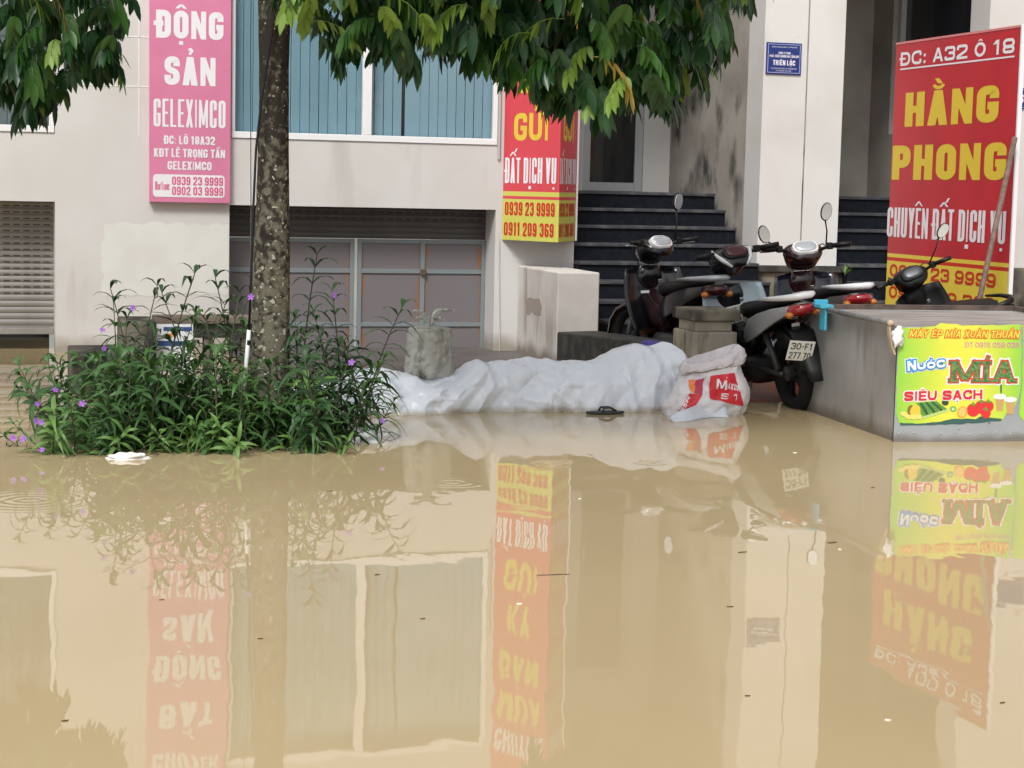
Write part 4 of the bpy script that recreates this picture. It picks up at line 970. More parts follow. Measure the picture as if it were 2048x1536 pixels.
# white sack with red print slumped at the post
rk = thing('rice_sack', 'white woven sack with red print slumped at the right end of the white sheet', 'sack', (4.62, 11.35, 0))
M_RICE = mat('white_woven_sack', (.70, .68, .70), .5, col2=(.62, .60, .63), nscale=8, bump=.25, bscale=90)
rings = []; NR = 34
cx0, cy0 = 4.60, 11.42
keys = [(-.06, .26, .15, 4.60), (.0, .275, .165, 4.605), (.08, .285, .16, 4.63), (.16, .262, .15, 4.65), (.24, .225, .13, 4.655), (.30, .20, .115, 4.655), (.345, .19, .105, 4.66)]
for i in range(NR+1):
    z = -.06 + .40*i/NR
    hw = float(np.interp(z, [k[0] for k in keys], [k[1] for k in keys])); hd = float(np.interp(z, [k[0] for k in keys], [k[2] for k in keys])); cx = float(np.interp(z, [k[0] for k in keys], [k[3] for k in keys]))
    ring = []
    for j in range(72):
        a = 2*math.pi*j/72; ca, sa = math.cos(a), math.sin(a); q = Vector((ca*2, sa*2, z*7))
        d = .022*ridged(q*.8 + Vector((3, 1, 0))) + .014*ridged(q*1.9) + .007*ridged(q*4.3)
        d += .03*max(0, 1-abs((ca*.8 + (z-.12)*4))*3)*(-1 if sa < 0 else 0)
        ring.append((cx + (hw + d-.02)*abs(ca)**.9*(1 if ca > 0 else -1), cy0 + (hd + d-.02)*abs(sa)**.9*(1 if sa > 0 else -1), z + .012*mnoise.noise(q) + .05*(ca*.5+.2)*(i/NR)))
    rings.append(ring)
bag = MB().rings(rings); bago = bag.build('bag', M_RICE, rk, smooth=True)
bvh = BVHTree.FromPolygons([Vector(v) for v in bag.v], bag.f)
# open rolled-over mouth
lip = []
for i in range(26):
    t = i/25; row = []
    for j in range(72):
        a = 2*math.pi*j/72; ca, sa = math.cos(a), math.sin(a); q = Vector((ca*2.2, sa*2.2, t*2.5+5))
        prof_ = [(.192, .335), (.225, .31), (.232, .345), (.215, .392), (.185, .41), (.15, .375), (.10, .335), (.02, .325)]
        f = t*7; k = min(6, int(f)); f -= k
        rr_ = prof_[k][0]*(1-f)+prof_[k+1][0]*f; zz = prof_[k][1]*(1-f)+prof_[k+1][1]*f
        d = .020*ridged(q) + .011*ridged(q*2.5)
        row.append((4.665 + (rr_+d-.02)*ca, cy0 + (rr_*.58+d*.7-.015)*sa, zz + .055*ca*(1 if t > .2 else t*5) - .03*(-sa > 0)*(-sa)*(t > .25) + .016*mnoise.noise(q*1.3)))
    lip.append(row)
MB().rings(lip).build('rolled_mouth', mat('sack_inside', (.62, .58, .60), .6, col2=(.54, .50, .52), nscale=6), rk, smooth=True)
flap = MB(); n = 16; rows = []
for i in range(n+1):     # loose wet corner of the sack lying on the water, pulled out to the left
    t = i/n; p = onZ(1346 + 112*t, 843 - 9*t + 2*math.sin(t*7), .002)
    up = .012 + .085*math.sin(min(1, t*1.25)*1.7)
    k = []
    for j in range(6):
        f = j/5; q = p + Vector((.015*f, .13*f**.8, up*f + .010*math.sin(t*11 + j*1.3)*f)); k.append(q)
    rows.append(k)
flap.add([p for r_ in rows for p in r_], [(i*6+j, i*6+j+1, (i+1)*6+j+1, (i+1)*6+j) for i in range(n) for j in range(5)])
flap.build('loose_flap', mat('white_flap', (.58, .62, .67), .5), rk, smooth=True, solid=.003, auto=30)
PRK = Plane((0, 11.0, 0), (1, 0, 0), (0, 0, 1))
def conf(a, b, h):
    p = Vector((a, 10.6, b)); hit = bvh.ray_cast(p, Vector((0, 1, 0)))
    if hit[0] is None: return Vector((a, 11.4, b))
    n = hit[1] if hit[1].y < 0 else -hit[1]
    return hit[0] + n*(h+.004)
def patch(name, pts, mt, h, n=14):   # quad in pixels projected on the bag, finely split
    P4 = [PRK_px(x, y) for x, y in pts]; mb = MB(); rows = []
    for i in range(n+1):
        a = P4[0] + (P4[1]-P4[0])*(i/n); b = P4[3] + (P4[2]-P4[3])*(i/n)
        rows += [conf(*(a + (b-a)*(j/n)), h) for j in range(n+1)]
    mb.add(rows, [(i*(n+1)+j, i*(n+1)+j+1, (i+1)*(n+1)+j+1, (i+1)*(n+1)+j) for i in range(n) for j in range(n)])
    return mb.build(name, mt, bago, smooth=True)
def PRK_px(x, y): p = onY(x, y, 11.29); return Vector((p.x, p.z))
M_REDK = mat('red_sack_print', (.58, .02, .035), .5)
patch('red_print', [(1420, 752), (1470, 746), (1487, 812), (1417, 797)], M_REDK, .001)
patch('red_print', [(1397, 763), (1412, 757), (1402, 790), (1388, 786)], mat('dark_red_print', (.45, .03, .08), .5), .001, 8)
patch('orange_print', [(1383, 762), (1396, 761), (1390, 788), (1381, 782)], mat('orange_sack_print', (.75, .22, .06), .5), .001, 8)
patch('red_band', [(1380, 786), (1402, 790), (1376, 826), (1358, 822)], M_REDK, .0014, 10)
def kl(txt, x0, yt, x1, yb, rot=0, st=.18, asp=.6):
    a = PRK_px(x0, yb); b = PRK_px(x1, yt)
    lettering(bago, PRK, txt, (a.x, a.y, b.x, b.y), WHT, stroke=st, aspect=asp, conform=conf, lift=.0026, rot=rot, gap=.14)
kl('M', 1430, 757, 1451, 776, R(-8), .2, .9); kl('AXON', 1452, 765, 1480, 777, R(-12), .16, .7); kl('S 1', 1440, 785, 1474, 797, R(-6), .2, .8)
kl('8998', 1366, 812, 1396, 822, R(58), .2, .7)

# floating things
sl_ = thing('flip_flop', 'dark flip-flop sandal floating in front of the white sheet', 'sandal', onZ(1210, 828, 0))
c = onZ(1210, 828, 0); n = 20; pts = []
for i in range(n):
    a = 2*math.pi*i/n; L_, W_ = .135, .045*(1+.18*math.cos(a)); pts.append((c.x + L_*math.cos(a), c.y + W_*math.sin(a)*1.0, .003))
M_FLIP = mat('dark_rubber', (.02, .028, .028), .6)
MB().slab(pts, (0, 0, .016)).build('sole', M_FLIP, sl_, bevel=.004)
for s in (-1, 1): MB().tube([(c.x-.03, c.y+s*.04, .016), (c.x-.02, c.y+s*.036, .042), (c.x+.03, c.y+s*.015, .045), (c.x+.08, c.y, .018)], .007, 6).build('strap', M_FLIP, sl_, smooth=True)
c = onZ(255, 917, .0)
tag(lump('foam_scrap', c + Vector((0, 0, .006)), (.105, .05, .022), 6, .5, 1.6, mat('white_foam', (.72, .70, .66), .7)), 'flat white piece of litter floating in front of the shrub', 'litter')
tag(lump('plastic_bag', onZ(722, 880, .01) , (.10, .07, .06), 9, .55, 1.7, mat('thin_white_bag', (.62, .63, .66), .4)), 'crumpled white plastic bag caught at the right foot of the shrub', 'bag')
random.seed(21)
M_DRY = mat('dry_leaf', (.10, .055, .03), .8); M_PALE = mat('pale_bit', (.70, .66, .58), .7)
bits = [(1038, 1207, 7, 1, 'white petal-like scrap floating on the reflected red sign'), (755, 1149, 8, 0, 'dark leaf scrap floating just left of the reflected window post'), (845, 1237, 6, 0, 'dark leaf scrap floating on the reflected blue window'),
        (520, 1277, 5, 0, 'dark leaf scrap floating on the reflected tree trunk'), (660, 982, 7, 0, 'dark leaf scrap floating close in front of the shrub'), (1110, 1149, 44, 0, 'thin dark twig floating across the reflected red sign'),
        (1484, 1104, 12, 0, 'dark leaf floating left on the reflected white pillar'), (1665, 1085, 14, 0, 'long dark leaf floating right beside the reflected white pillar'), (1680, 1098, 5, 1, 'tiny pale scrap floating under the long dark leaf'),
        (1460, 1213, 9, 0, 'dark leaf floating left of the reflected blue plaque'), (1745, 975, 7, 0, 'dark leaf floating left of the reflected green poster'), (323, 1199, 5, 0, 'dark leaf scrap floating on the reflected pink sign'),
        (1160, 997, 4, 1, 'tiny pale scrap floating right of the reflected phone numbers'), (1590, 905, 6, 1, 'pale scrap floating between the red printed sack and the cart'), (130, 1441, 5, 0, 'dark scrap floating at the lower left picture corner'),
        (1775, 1439, 4, 1, 'tiny pale scrap floating at the lower right below the reflected board'), (1495, 1391, 4, 0, 'dark scrap floating low on the reflected white pillar'), (2005, 1405, 5, 0, 'dark leaf scrap floating near the lower right picture edge')]
for (x, y, s, k, lab) in bits:
    c = onZ(x, y, .002); r0 = max(.010, s*(c-CAM).length/FPX*.85); an = random.uniform(-.5, .5); pts = []
    for i in range(10):
        a = 2*math.pi*i/10; q = Vector((r0*math.cos(a)*random.uniform(.8, 1.1), r0*(.35 if s < 20 else .04)*math.sin(a)*random.uniform(.8, 1.1), 0)); q.rotate(Matrix.Rotation(an if s < 20 else 0, 3, 'Z')); pts.append(c + q + Vector((0, 0, .002*random.random())))
    o = MB().slab(pts, (0, 0, -.004)).build('floating_leaf' if s < 20 else 'floating_twig', M_PALE if k else M_DRY)
    tag(o, lab, 'twig' if s >= 20 else 'leaf', 'scraps drifting on the water')

# ================================================================== MOTORBIKES
M_TYRE = mat('tyre_rubber', (.010, .010, .011), .8, spec=.25, bump=.3, bscale=60); M_BLK = mat('black_plastic', (.007, .007, .008), .45, spec=.3)
M_GBLK = mat('gloss_black_paint', (.006, .006, .008), .22, coat=.25); M_CHR = mat('chrome', (.62, .63, .65), .16, metal=1.0)
M_SILV = mat('silver_paint', (.42, .44, .46), .3, metal=.4); M_SEAT = mat('black_vinyl_seat', (.006, .006, .007), .55, spec=.3, bump=.2, bscale=80)
M_TAIL = mat('red_tail_lens', (.30, .008, .015), .12, coat=.8); M_MIR = mat('mirror_glass', (.82, .84, .85), .03, metal=1.0)
M_LENS = mat('clear_lens', (.50, .52, .54), .08, metal=.5); M_WRIM = mat('white_rim', (.70, .70, .70), .3); M_PLATE = mat('number_plate', (.66, .66, .60), .45)
M_INK = mat('plate_ink', (.02, .02, .02), .6); M_ENG = mat('dark_engine', (.05, .05, .052), .5, metal=.5)
X, Yv, Z = Vector((1, 0, 0)), Vector((0, 1, 0)), Vector((0, 0, 1))
def motorbike(label, loc, rot, o):
    t = thing('motorbike', label, 'motorbike', loc, rot, 'motorbikes parked in the yard')
    body, shield, side = o['body'], o.get('shield', o['body']), o.get('side', o['body'])
    def bld(mb, nm, mt, p=t, **k): return mb.build(nm, mt, p, world=False, **k)
    steer = R(o.get('steer', 0))
    sp = Vector((0, .47, 0)); SM = Matrix.Rotation(steer, 4, 'Z')
    def sv(p): return sp + SM @ (Vector(p)-sp)
    sX, sY = SM @ X, SM @ Yv
    # wheels
    for nm, yc, R0, r_, ax, ay in (('front', .66, .225, .042, sX, sY), ('rear', -.57, .225, .054, X, Yv)):
        c = sv((0, yc, .272)) if nm == 'front' else Vector((0, yc, .279))
        ty = bld(MB().torus(c, ay, Z, ax, R0, r_, 40, 12, 1.0), 'wheel', M_TYRE, smooth=True)
        rm = MB().torus(c, ay, Z, ax, R0-.035, .014, 32, 8, 1.6)
        for k in range(5):
            a = 2*math.pi*k/5; d = ay*math.cos(a) + Z*math.sin(a); e = ay*-math.sin(a) + Z*math.cos(a)
            rm.obox(c + d*.105, d*.09, e*.014, ax*.012)
        bld(rm, 'rim', o.get('rim', M_BLK), ty, smooth=False)
        bld(MB().rings([[c + ax*h + (ay*math.cos(a) + Z*math.sin(a))*rr for a in [2*math.pi*j/16 for j in range(16)]] for h, rr in ((-.07, .03), (-.055, .055), (.055, .055), (.07, .03))]), 'hub', M_ENG, ty)
    # fork and front mudguard
    fk = MB()
    for s in (-1, 1): fk.tube([sv((s*.075, .66, .272)), sv((s*.075, .56, .58)), sv((s*.05, .47, .80))], .018, 8)
    bld(fk, 'fork', M_SILV, smooth=True)
    mg = MB(); secs = []
    for i in range(9):
        a = R(-20 + 25*i); c = sv((0, .66, .272)) + (sY*math.cos(a) + Z*math.sin(a))*.295
        n_ = (sY*math.cos(a) + Z*math.sin(a)); secs.append([c + sX*x_ - n_*h for x_, h in ((-.07, .04), (-.055, .01), (0, 0), (.055, .01), (.07, .04))])
    mg.add([p for r_ in secs for p in r_], [(i*5+j, i*5+j+1, (i+1)*5+j+1, (i+1)*5+j) for i in range(8) for j in range(4)])
    bld(mg, 'front_mudguard', body, smooth=True, solid=.004)
    # leg shield: two curved wings
    ls = MB(); rows = []
    for i in range(9):
        f = i/8; z = .32 + .52*f; wd = .20 + .055*math.sin(f*2.6); y = .40 + .07*f - .10*(1-f)**2
        rows.append([(wd*s_, y - .10*abs(s_)**2.2 + .02, z + (.02*(1-abs(s_)))) for s_ in [(-1 + 2*j/12) for j in range(13)]])
    ls.add([p for r_ in rows for p in r_], [(i*13+j, i*13+j+1, (i+1)*13+j+1, (i+1)*13+j) for i in range(8) for j in range(12)])
    bld(ls, 'leg_shield', shield, smooth=True, solid=.012)
    fc = MB().loft([((0, .50, .50), X*.05, Z*.05), ((0, .52, .60), X*.11, Yv*.06), ((0, .50, .76), X*.13, Yv*.075), ((0, .46, .86), X*.08, Yv*.05)], 16); bld(fc, 'front_cowl', body, smooth=True)
    # handlebar head, cluster, headlamp
    hz = o.get('hz', 1.0)
    hd = MB().loft([(sv((0, .50, hz-.10)), sX*.05, sY*.03+Z*.03), (sv((0, .47, hz-.06)), sX*.125, sY*.05+Z*.07), (sv((0, .42, hz-.005)), sX*.15, sY*.04+Z*.085), (sv((0, .35, hz+.015)), sX*.145, sY*.02+Z*.07), (sv((0, .29, hz-.01)), sX*.11, sY*.01+Z*.05), (sv((0, .265, hz-.03)), sX*.06, Z*.03)], 20)
    head = bld(hd, 'handlebar_cover', o.get('head', body), smooth=True)
    nd = (-sY*.72 + Z*.69); ud = (sY*.69 + Z*.72)
    cc = sv((0, .305, hz+.052))
    bld(MB().loft([(cc - nd*.03, sX*.105, ud*.068), (cc + nd*.004, sX*.10, ud*.062), (cc + nd*.012, sX*.088, ud*.053)], 22, 2.6), 'instrument_rim', o.get('crim', M_WRIM), head, smooth=True, auto=40)
    bld(MB().loft([(cc + nd*.0115, sX*.085, ud*.05), (cc + nd*.0165, sX*.08, ud*.046), (cc + nd*.020, sX*.05, ud*.028)], 22, 2.6), 'instrument_lens', o.get('clens', M_LENS), head, smooth=True)
    bld(MB().ellipsoid(sv((0, .515, hz-.03)), sX*.085, Z*.06, sY*.03, 16, 8), 'headlamp', M_LENS, head, smooth=True)
    if o.get('edge'):
        for s in (-1, 1): bld(MB().tube([sv((s*.06, .27, hz-.05)), sv((s*.115, .295, hz-.0)), sv((s*.155, .36, hz+.055)), sv((s*.13, .42, hz+.075))], [.010, .016, .014, .006], 8), 'silver_edge', o['edge'], head, smooth=True)
    for s in (-1, 1):
        gp = [sv((s*.10, .37, hz+.01)), sv((s*.19, .33, hz+.045)), sv((s*.22, .315, hz+.05))]
        bld(MB().tube(gp, .013, 8), 'bar', M_BLK, head, smooth=True)
        bld(MB().tube([sv((s*.215, .317, hz+.05)), sv((s*.345, .26, hz+.06))], .018, 10), 'grip', M_BLK, head, smooth=True)
        bld(MB().obox(sv((s*.195, .33, hz+.047)), sX*.022, sY*.025, Z*.026), 'switch_box', M_BLK, head, bevel=.006)
        bld(MB().tube([sv((s*.19, .365, hz+.035)), sv((s*.27, .36, hz+.03)), sv((s*.35, .31, hz+.035))], .006, 6), 'lever', M_SILV if o.get('slever') else M_BLK, head, smooth=True)
        mk = o.get('mirrors', (1, 1))[0 if s < 0 else 1]
        if mk:
            dx, dy, dz = mk if isinstance(mk, tuple) else (.06, -.02, .20)
            b0 = sv((s*.17, .34, hz+.06)); e = sv((s*(.17+dx), .34+dy, hz+.06+dz))
            md_ = b0 + (e-b0)*.5 + sX*s*.012
            st = bld(MB().tube([b0, md_, e], .006, 6), 'mirror', M_BLK, smooth=True)
            up = (Z + sX*s*.25).normalized() if not o.get('flat') else (Z*.6 + sX*s*.8).normalized(); nn = (-sY + Z*.15).normalized(); si = up.cross(nn).normalized(); nn = si.cross(up)
            mc = e + up*.05
            bld(MB().ellipsoid(mc, si*.045, up*.072, nn*.02, 16, 8), 'mirror_back', M_BLK, st, smooth=True)
            bld(MB().loft([(mc + nn*.016, si*.038, up*.064), (mc + nn*.021, si*.037, up*.063)], 20, 2.2), 'mirror_glass', M_MIR, st)
    # centre body, engine, floor
    bld(MB().loft([((0, .42, .56), X*.09, Z*.12), ((0, .22, .46), X*.085, Z*.10), ((0, .05, .46), X*.09, Z*.11), ((0, -.05, .55), X*.10, Z*.13)], 16), 'centre_body', side, smooth=True)
    bld(MB().loft([((0, .22, .28), X*.07, Z*.05), ((0, .12, .26), X*.12, Z*.10), ((0, -.12, .27), X*.13, Z*.10), ((0, -.22, .30), X*.06, Z*.06)], 12, 4), 'engine', M_ENG, smooth=True, auto=40)
    # seat, tail
    bld(MB().loft([((0, .10, .66), X*.05, Z*.03), ((0, .05, .70), X*.095, Z*.05), ((0, -.12, .715), X*.125, Z*.052), ((0, -.30, .735), X*.13, Z*.052), ((0, -.50, .765), X*.115, Z*.045), ((0, -.66, .785), X*.075, Z*.028), ((0, -.70, .785), X*.03, Z*.012)], 18, 3), 'seat', M_SEAT, smooth=True)
    bld(MB().loft([((0, .02, .56), X*.09, Z*.10), ((0, -.2, .60), X*.13, Z*.095), ((0, -.42, .64), X*.14, Z*.085), ((0, -.64, .695), X*.125, Z*.065), ((0, -.82, .735), X*.09, Z*.045), ((0, -.90, .755), X*.04, Z*.02)], 20, 2.6), 'tail_body', side, smooth=True)
    for s in (-1, 1):
        rows = [((s*.105, -.05, .52), .05), ((s*.145, -.25, .585), .075), ((s*.155, -.45, .64), .07), ((s*.135, -.66, .70), .05), ((s*.09, -.82, .74), .028)]
        pn = MB(); pn.rings([[Vector(c) + X*s*a*.014 + Z*b*h for a, b in ((1, -1), (1.6, 0), (1, 1), (-.5, 1), (-.5, -1))] for c, h in rows]); bld(pn, 'side_panel', o.get('panel', side), smooth=True, auto=50)
    lz = .728
    tl = bld(MB().loft([((0, -.72, lz-.005), X*.112, Z*.045), ((0, -.80, lz), X*.108, Z*.047), ((0, -.87, lz+.01), X*.085, Z*.04), ((0, -.915, lz+.018), X*.045, Z*.022)], 22, 2.4), 'tail_lamp', o.get('tail', M_TAIL), smooth=True)
    for s in (-1, 1): bld(MB().ellipsoid((s*.095, -.85, lz-.02), X*.03, Z*.025, Yv*.03, 12, 6), 'indicator', mat('amber_lens', (.45, .14, .02), .2), tl, smooth=True)
    # grab rail / tail spoiler
    gr = MB(); pts = [(-.13, -.42, .80), (-.135, -.62, .815), (-.11, -.80, .825), (-.05, -.895, .83), (.05, -.895, .83), (.11, -.80, .825), (.135, -.62, .815), (.13, -.42, .80)]
    bld(gr.tube(pts, [.010, .016, .020, .024, .024, .020, .016, .010], 10), 'grab_rail', o.get('rail', M_SILV), smooth=True)
    # rear mudguard, plate
    mgr = MB(); pth = [((0, -.66, .62), .075), ((0, -.80, .58), .085), ((0, -.90, .47), .08), ((0, -.96, .34), .07), ((0, -1.0, .26), .06)]
    rows = [[Vector(c) + X*s_*wd_ - Yv*.02*(1-abs(s_)) for s_ in (-1, -.5, 0, .5, 1)] for c, wd_ in pth]
    mgr.add([p for r_ in rows for p in r_], [(i*5+j, i*5+j+1, (i+1)*5+j+1, (i+1)*5+j) for i in range(4) for j in range(4)])
    bld(mgr, 'rear_mudguard', M_BLK, smooth=True, solid=.008)
    ar = MB(); secs = []
    for i in range(8):
        a = R(60 + 16*i); c = Vector((0, -.57, .279)) + (Yv*math.cos(a) + Z*math.sin(a))*.315; n_ = Yv*math.cos(a) + Z*math.sin(a)
        secs.append([c + X*x_ - n_*h for x_, h in ((-.075, .06), (-.06, .01), (0, 0), (.06, .01), (.075, .06))])
    ar.add([p for r_ in secs for p in r_], [(i*5+j, i*5+j+1, (i+1)*5+j+1, (i+1)*5+j) for i in range(7) for j in range(4)])
    bld(ar, 'wheel_hugger', M_BLK, smooth=True, solid=.005)
    pc = Vector((o.get('pdx', 0), -.955, o.get('pz', .475))); pu = (Z*.90 - Yv*.30).normalized(); pu = Matrix.Rotation(R(o.get('ptilt', 0)), 3, 'Y') @ pu; pr = (X - pu*X.dot(pu)).normalized(); pn = pr.cross(pu)
    pl = bld(MB().obox(pc, pr*.095, pu*.07, pn*.003), 'number_plate', M_PLATE, bevel=.002)
    PLn = Plane(pc, pr, pu); PLn.n = pn if pn.y < 0 else -pn
    for txt, v0 in zip(o['plate'], (.008, -.058)):
        le = lettering(None, PLn, txt, (-.08, v0, .08, v0+.048), M_INK, stroke=.17, lift=.0036, aspect=.6); le.parent = pl
    # exhaust, swing arm, shocks, stand
    ex = MB().tube([(.11, .05, .22), (.13, -.25, .22), (.145, -.42, .27), (.15, -.55, .31), (.155, -.88, .40)], [.02, .022, .03, .05, .055], 14)
    exo = bld(ex, 'exhaust', mat('exhaust_metal', (.05, .05, .055), .3, metal=.6), smooth=True)
    ed = (Vector((.155, -.88, .40)) - Vector((.15, -.55, .31))).normalized(); a_ = ed.orthogonal().normalized(); b_ = ed.cross(a_)
    bld(MB().torus(Vector((.155, -.88, .40)) + ed*.006, a_, b_, ed, .042, .012, 24, 8), 'exhaust_ring', M_CHR, exo, smooth=True)
    sa = MB()
    for s in (-1, 1): sa.tube([(s*.08, -.57, .279), (s*.09, -.10, .30)], .02, 8)
    bld(sa, 'swing_arm', M_ENG, smooth=True)
    for s in (-1, 1): bld(MB().tube([(s*.10, -.55, .31), (s*.105, -.40, .58)], .024, 8), 'shock_absorber', o.get('shock', M_ENG), smooth=True)
    bld(MB().tube([(-.10, -.05, .22), (-.20, -.10, .0)], .010, 6), 'side_stand', M_ENG)
    for s in (-1, 1):      # control cables looping from the bar into the cowl
        bld(MB().tube([sv((s*.20, .345, hz+.03)), sv((s*.17, .45, hz+.06)), sv((s*.10, .54, hz-.0)), sv((s*.05, .53, hz-.14))], .0045, 5), 'cable', M_BLK, smooth=True)
        bld(MB().tube([(s*.10, .0, .30), (s*.25, .02, .30)], .014, 8), 'foot_peg', M_BLK)
    bld(MB().tube([(-.13, .17, .66), (-.12, .10, .60), (-.11, .0, .57)], .004, 5), 'seam', M_BLK)
    bld(MB().obox((.04, .335, .74), X*.014, Yv*.004, Z*.014), 'key_switch', M_CHR, bevel=.003)
    bld(MB().obox((-.09, .332, .66), X*.035, Yv*.003, Z*.010), 'decal', M_WRIM)
    bld(MB().obox((.0, -.71, .60), X*.028, Yv*.004, Z*.035), 'label_tag', M_WRIM) if o.get('stripe') else None
    if o.get('stripe'):
        for k, cm in enumerate(((.62, .50, .05), (.55, .06, .04), (.70, .70, .68), (.10, .35, .55), (.62, .50, .05))):
            c0_, c1_ = Vector((.075, -.90, .47)), Vector((.062, -.985, .29)); q0 = c0_.lerp(c1_, k/5); q1 = c0_.lerp(c1_, (k+.9)/5)
            bld(MB().tube([q0 - Yv*.012, q1 - Yv*.012], .005, 5), 'stripe', mat('stripe_%d' % k, cm, .4))
    t.scale = (o.get('sc', 1.0),)*3
    return t
M_MAR = mat('dark_maroon_paint', (.022, .005, .007), .22, coat=.3); M_NAVY = mat('navy_black_paint', (.006, .007, .016), .22, coat=.3)
M_LBLUE = mat('pale_blue_paint', (.33, .41, .46), .3, coat=.3); M_BROWN = mat('brown_grey_paint', (.10, .085, .075), .3, coat=.4)
motorbike('black motorbike nearest the left stairs with white-rimmed dial and half-hidden number plate', (5.175, 13.46, .02), (R(0), R(-3), R(2)), dict(body=M_GBLK, side=M_MAR, panel=M_GBLK, rail=M_SILV, plate=('YL8', '559'), steer=18, mirrors=(0, (.02, .0, .25)), ptilt=-12, pdx=.12, pz=.57, slever=1, tail=mat('dark_tail_lens', (.04, .006, .008), .15)))
motorbike('black and silver motorbike with pale blue leg shield and its rear wheel in the water', (5.425, 12.24, -.04), (R(-1), R(-9), R(-1)), dict(body=M_GBLK, shield=M_LBLUE, side=M_GBLK, panel=M_SILV, edge=M_WRIM, crim=M_BLK, clens=mat('dark_dial', (.06, .012, .014), .2), rail=M_WRIM, plate=('30-F1', '277.70'), steer=9, mirrors=(0, 0), ptilt=14, pdx=-.09, hz=1.045, stripe=1))
motorbike('dark maroon motorbike beside the white pillar with one mirror raised, behind the cart', (6.10, 12.68, .02), (R(.5), R(-5), R(-7)), dict(body=M_MAR, head=M_MAR, shield=M_NAVY, side=M_NAVY, panel=M_BROWN, rail=M_WRIM, plate=('29-K4', '086.15'), steer=-4, mirrors=((.13, -.02, .06), (.0, .0, .20)), hz=1.0))
motorbike('all black motorbike leaning left between the cart and the large red board', (7.42, 12.80, .02), (R(0), R(-24), R(4)), dict(body=M_BLK, head=M_BLK, crim=M_BLK, clens=mat('matt_dark_dial', (.05, .055, .06), .3), rail=M_BLK, plate=('29-H7', '412.68'), steer=-12, mirrors=(0, (.16, -.02, .20)), flat=1, hz=.98, sc=.92))

# ================================================================== TREES
M_BARK = None
def bark_material():
    mt, t, p = _new('lichen_bark'); p.inputs['Roughness'].default_value = .9; p.inputs['Specular IOR Level'].default_value = .2
    tc = t.nodes.new('ShaderNodeTexCoord')
    def nz(sc, st=(1, 1, 1), det=8.0):
        mp = t.nodes.new('ShaderNodeMapping'); mp.inputs['Scale'].default_value = st; n = t.nodes.new('ShaderNodeTexNoise'); n.inputs['Scale'].default_value = sc; n.inputs['Detail'].default_value = det
        t.links.new(tc.outputs['Object'], mp.inputs[0]); t.links.new(mp.outputs[0], n.inputs['Vector']); return n.outputs['Fac']
    def rng_(f, lo, hi):
        r = t.nodes.new('ShaderNodeMapRange'); r.inputs[1].default_value = lo; r.inputs[2].default_value = hi; t.links.new(f, r.inputs[0]); return r.outputs[0]
    def mix(a, b, f):
        m_ = t.nodes.new('ShaderNodeMix'); m_.data_type = 'RGBA'
        if isinstance(a, tuple): m_.inputs[6].default_value = rgba(a)
        else: t.links.new(a, m_.inputs[6])
        m_.inputs[7].default_value = rgba(b); t.links.new(f, m_.inputs[0]); return m_.outputs[2]
    sp = t.nodes.new('ShaderNodeSeparateXYZ'); t.links.new(tc.outputs['Object'], sp.inputs[0])
    low = rng_(sp.outputs[2], 2.1, .7)       # lichen thickens towards the foot
    a = t.nodes.new('ShaderNodeMath'); a.operation = 'MULTIPLY_ADD'; a.inputs[1].default_value = .17; t.links.new(low, a.inputs[0]); t.links.new(nz(24), a.inputs[2])
    c = mix((.028, .024, .019), (.115, .108, .078), rng_(a.outputs[0], .54, .68))
    b = t.nodes.new('ShaderNodeMath'); b.operation = 'MULTIPLY_ADD'; b.inputs[1].default_value = .06; t.links.new(low, b.inputs[0]); t.links.new(nz(38, det=3), b.inputs[2])
    c = mix(c, (.33, .33, .26), rng_(b.outputs[0], .665, .69))
    c = mix(c, (.02, .016, .012), rng_(nz(9, (1, 1, 1.4), 3), .63, .68))
    t.links.new(c, p.inputs['Base Color'])
    bm = t.nodes.new('ShaderNodeBump'); bm.inputs['Strength'].default_value = .8; bm.inputs['Distance'].default_value = .008; t.links.new(nz(30, (1, 1, .6)), bm.inputs['Height']); t.links.new(bm.outputs[0], p.inputs['Normal'])
    return mt
M_BARK = bark_material()
M_TWIG = mat('twig_bark', (.045, .035, .022), .85)
def leafmat(nm, c1, c2, tr=.22, rough=.36): return mat(nm, c1, rough, col2=c2, nscale=9, lo=.35, hi=.65, trans=tr, spec=.4)
LM = {'dark': leafmat('dark_leaf', (.015, .052, .017), (.026, .078, .022), .2, .3), 'mid': leafmat('mid_leaf', (.040, .115, .022), (.058, .145, .03), .22, .32),
      'young': leafmat('young_leaf', (.15, .26, .035), (.20, .31, .05), .3, .45), 'yellow': leafmat('yellow_leaf', (.45, .36, .08), (.36, .24, .06), .25, .5)}
def leaflet(mb, base, d, nrm, L, W, droop):
    """one ovate leaflet folded along its midrib"""
    d = d.normalized(); s = d.cross(nrm).normalized(); n_ = s.cross(d)
    prof = ((0, .06), (.18, .75), (.42, 1.0), (.68, .78), (.88, .34), (1, .02)); rows = []
    for t, w_ in prof:
        c = base + d*(L*t) - Vector((0, 0, droop*L*t*t)) ; h = W*w_*.5
        rows += [c - s*h + n_*h*.30, c, c + s*h + n_*h*.30]
    mb.add(rows, [(3*i+j, 3*i+j+1, 3*i+j+4, 3*i+j+3) for i in range(5) for j in range(2)])
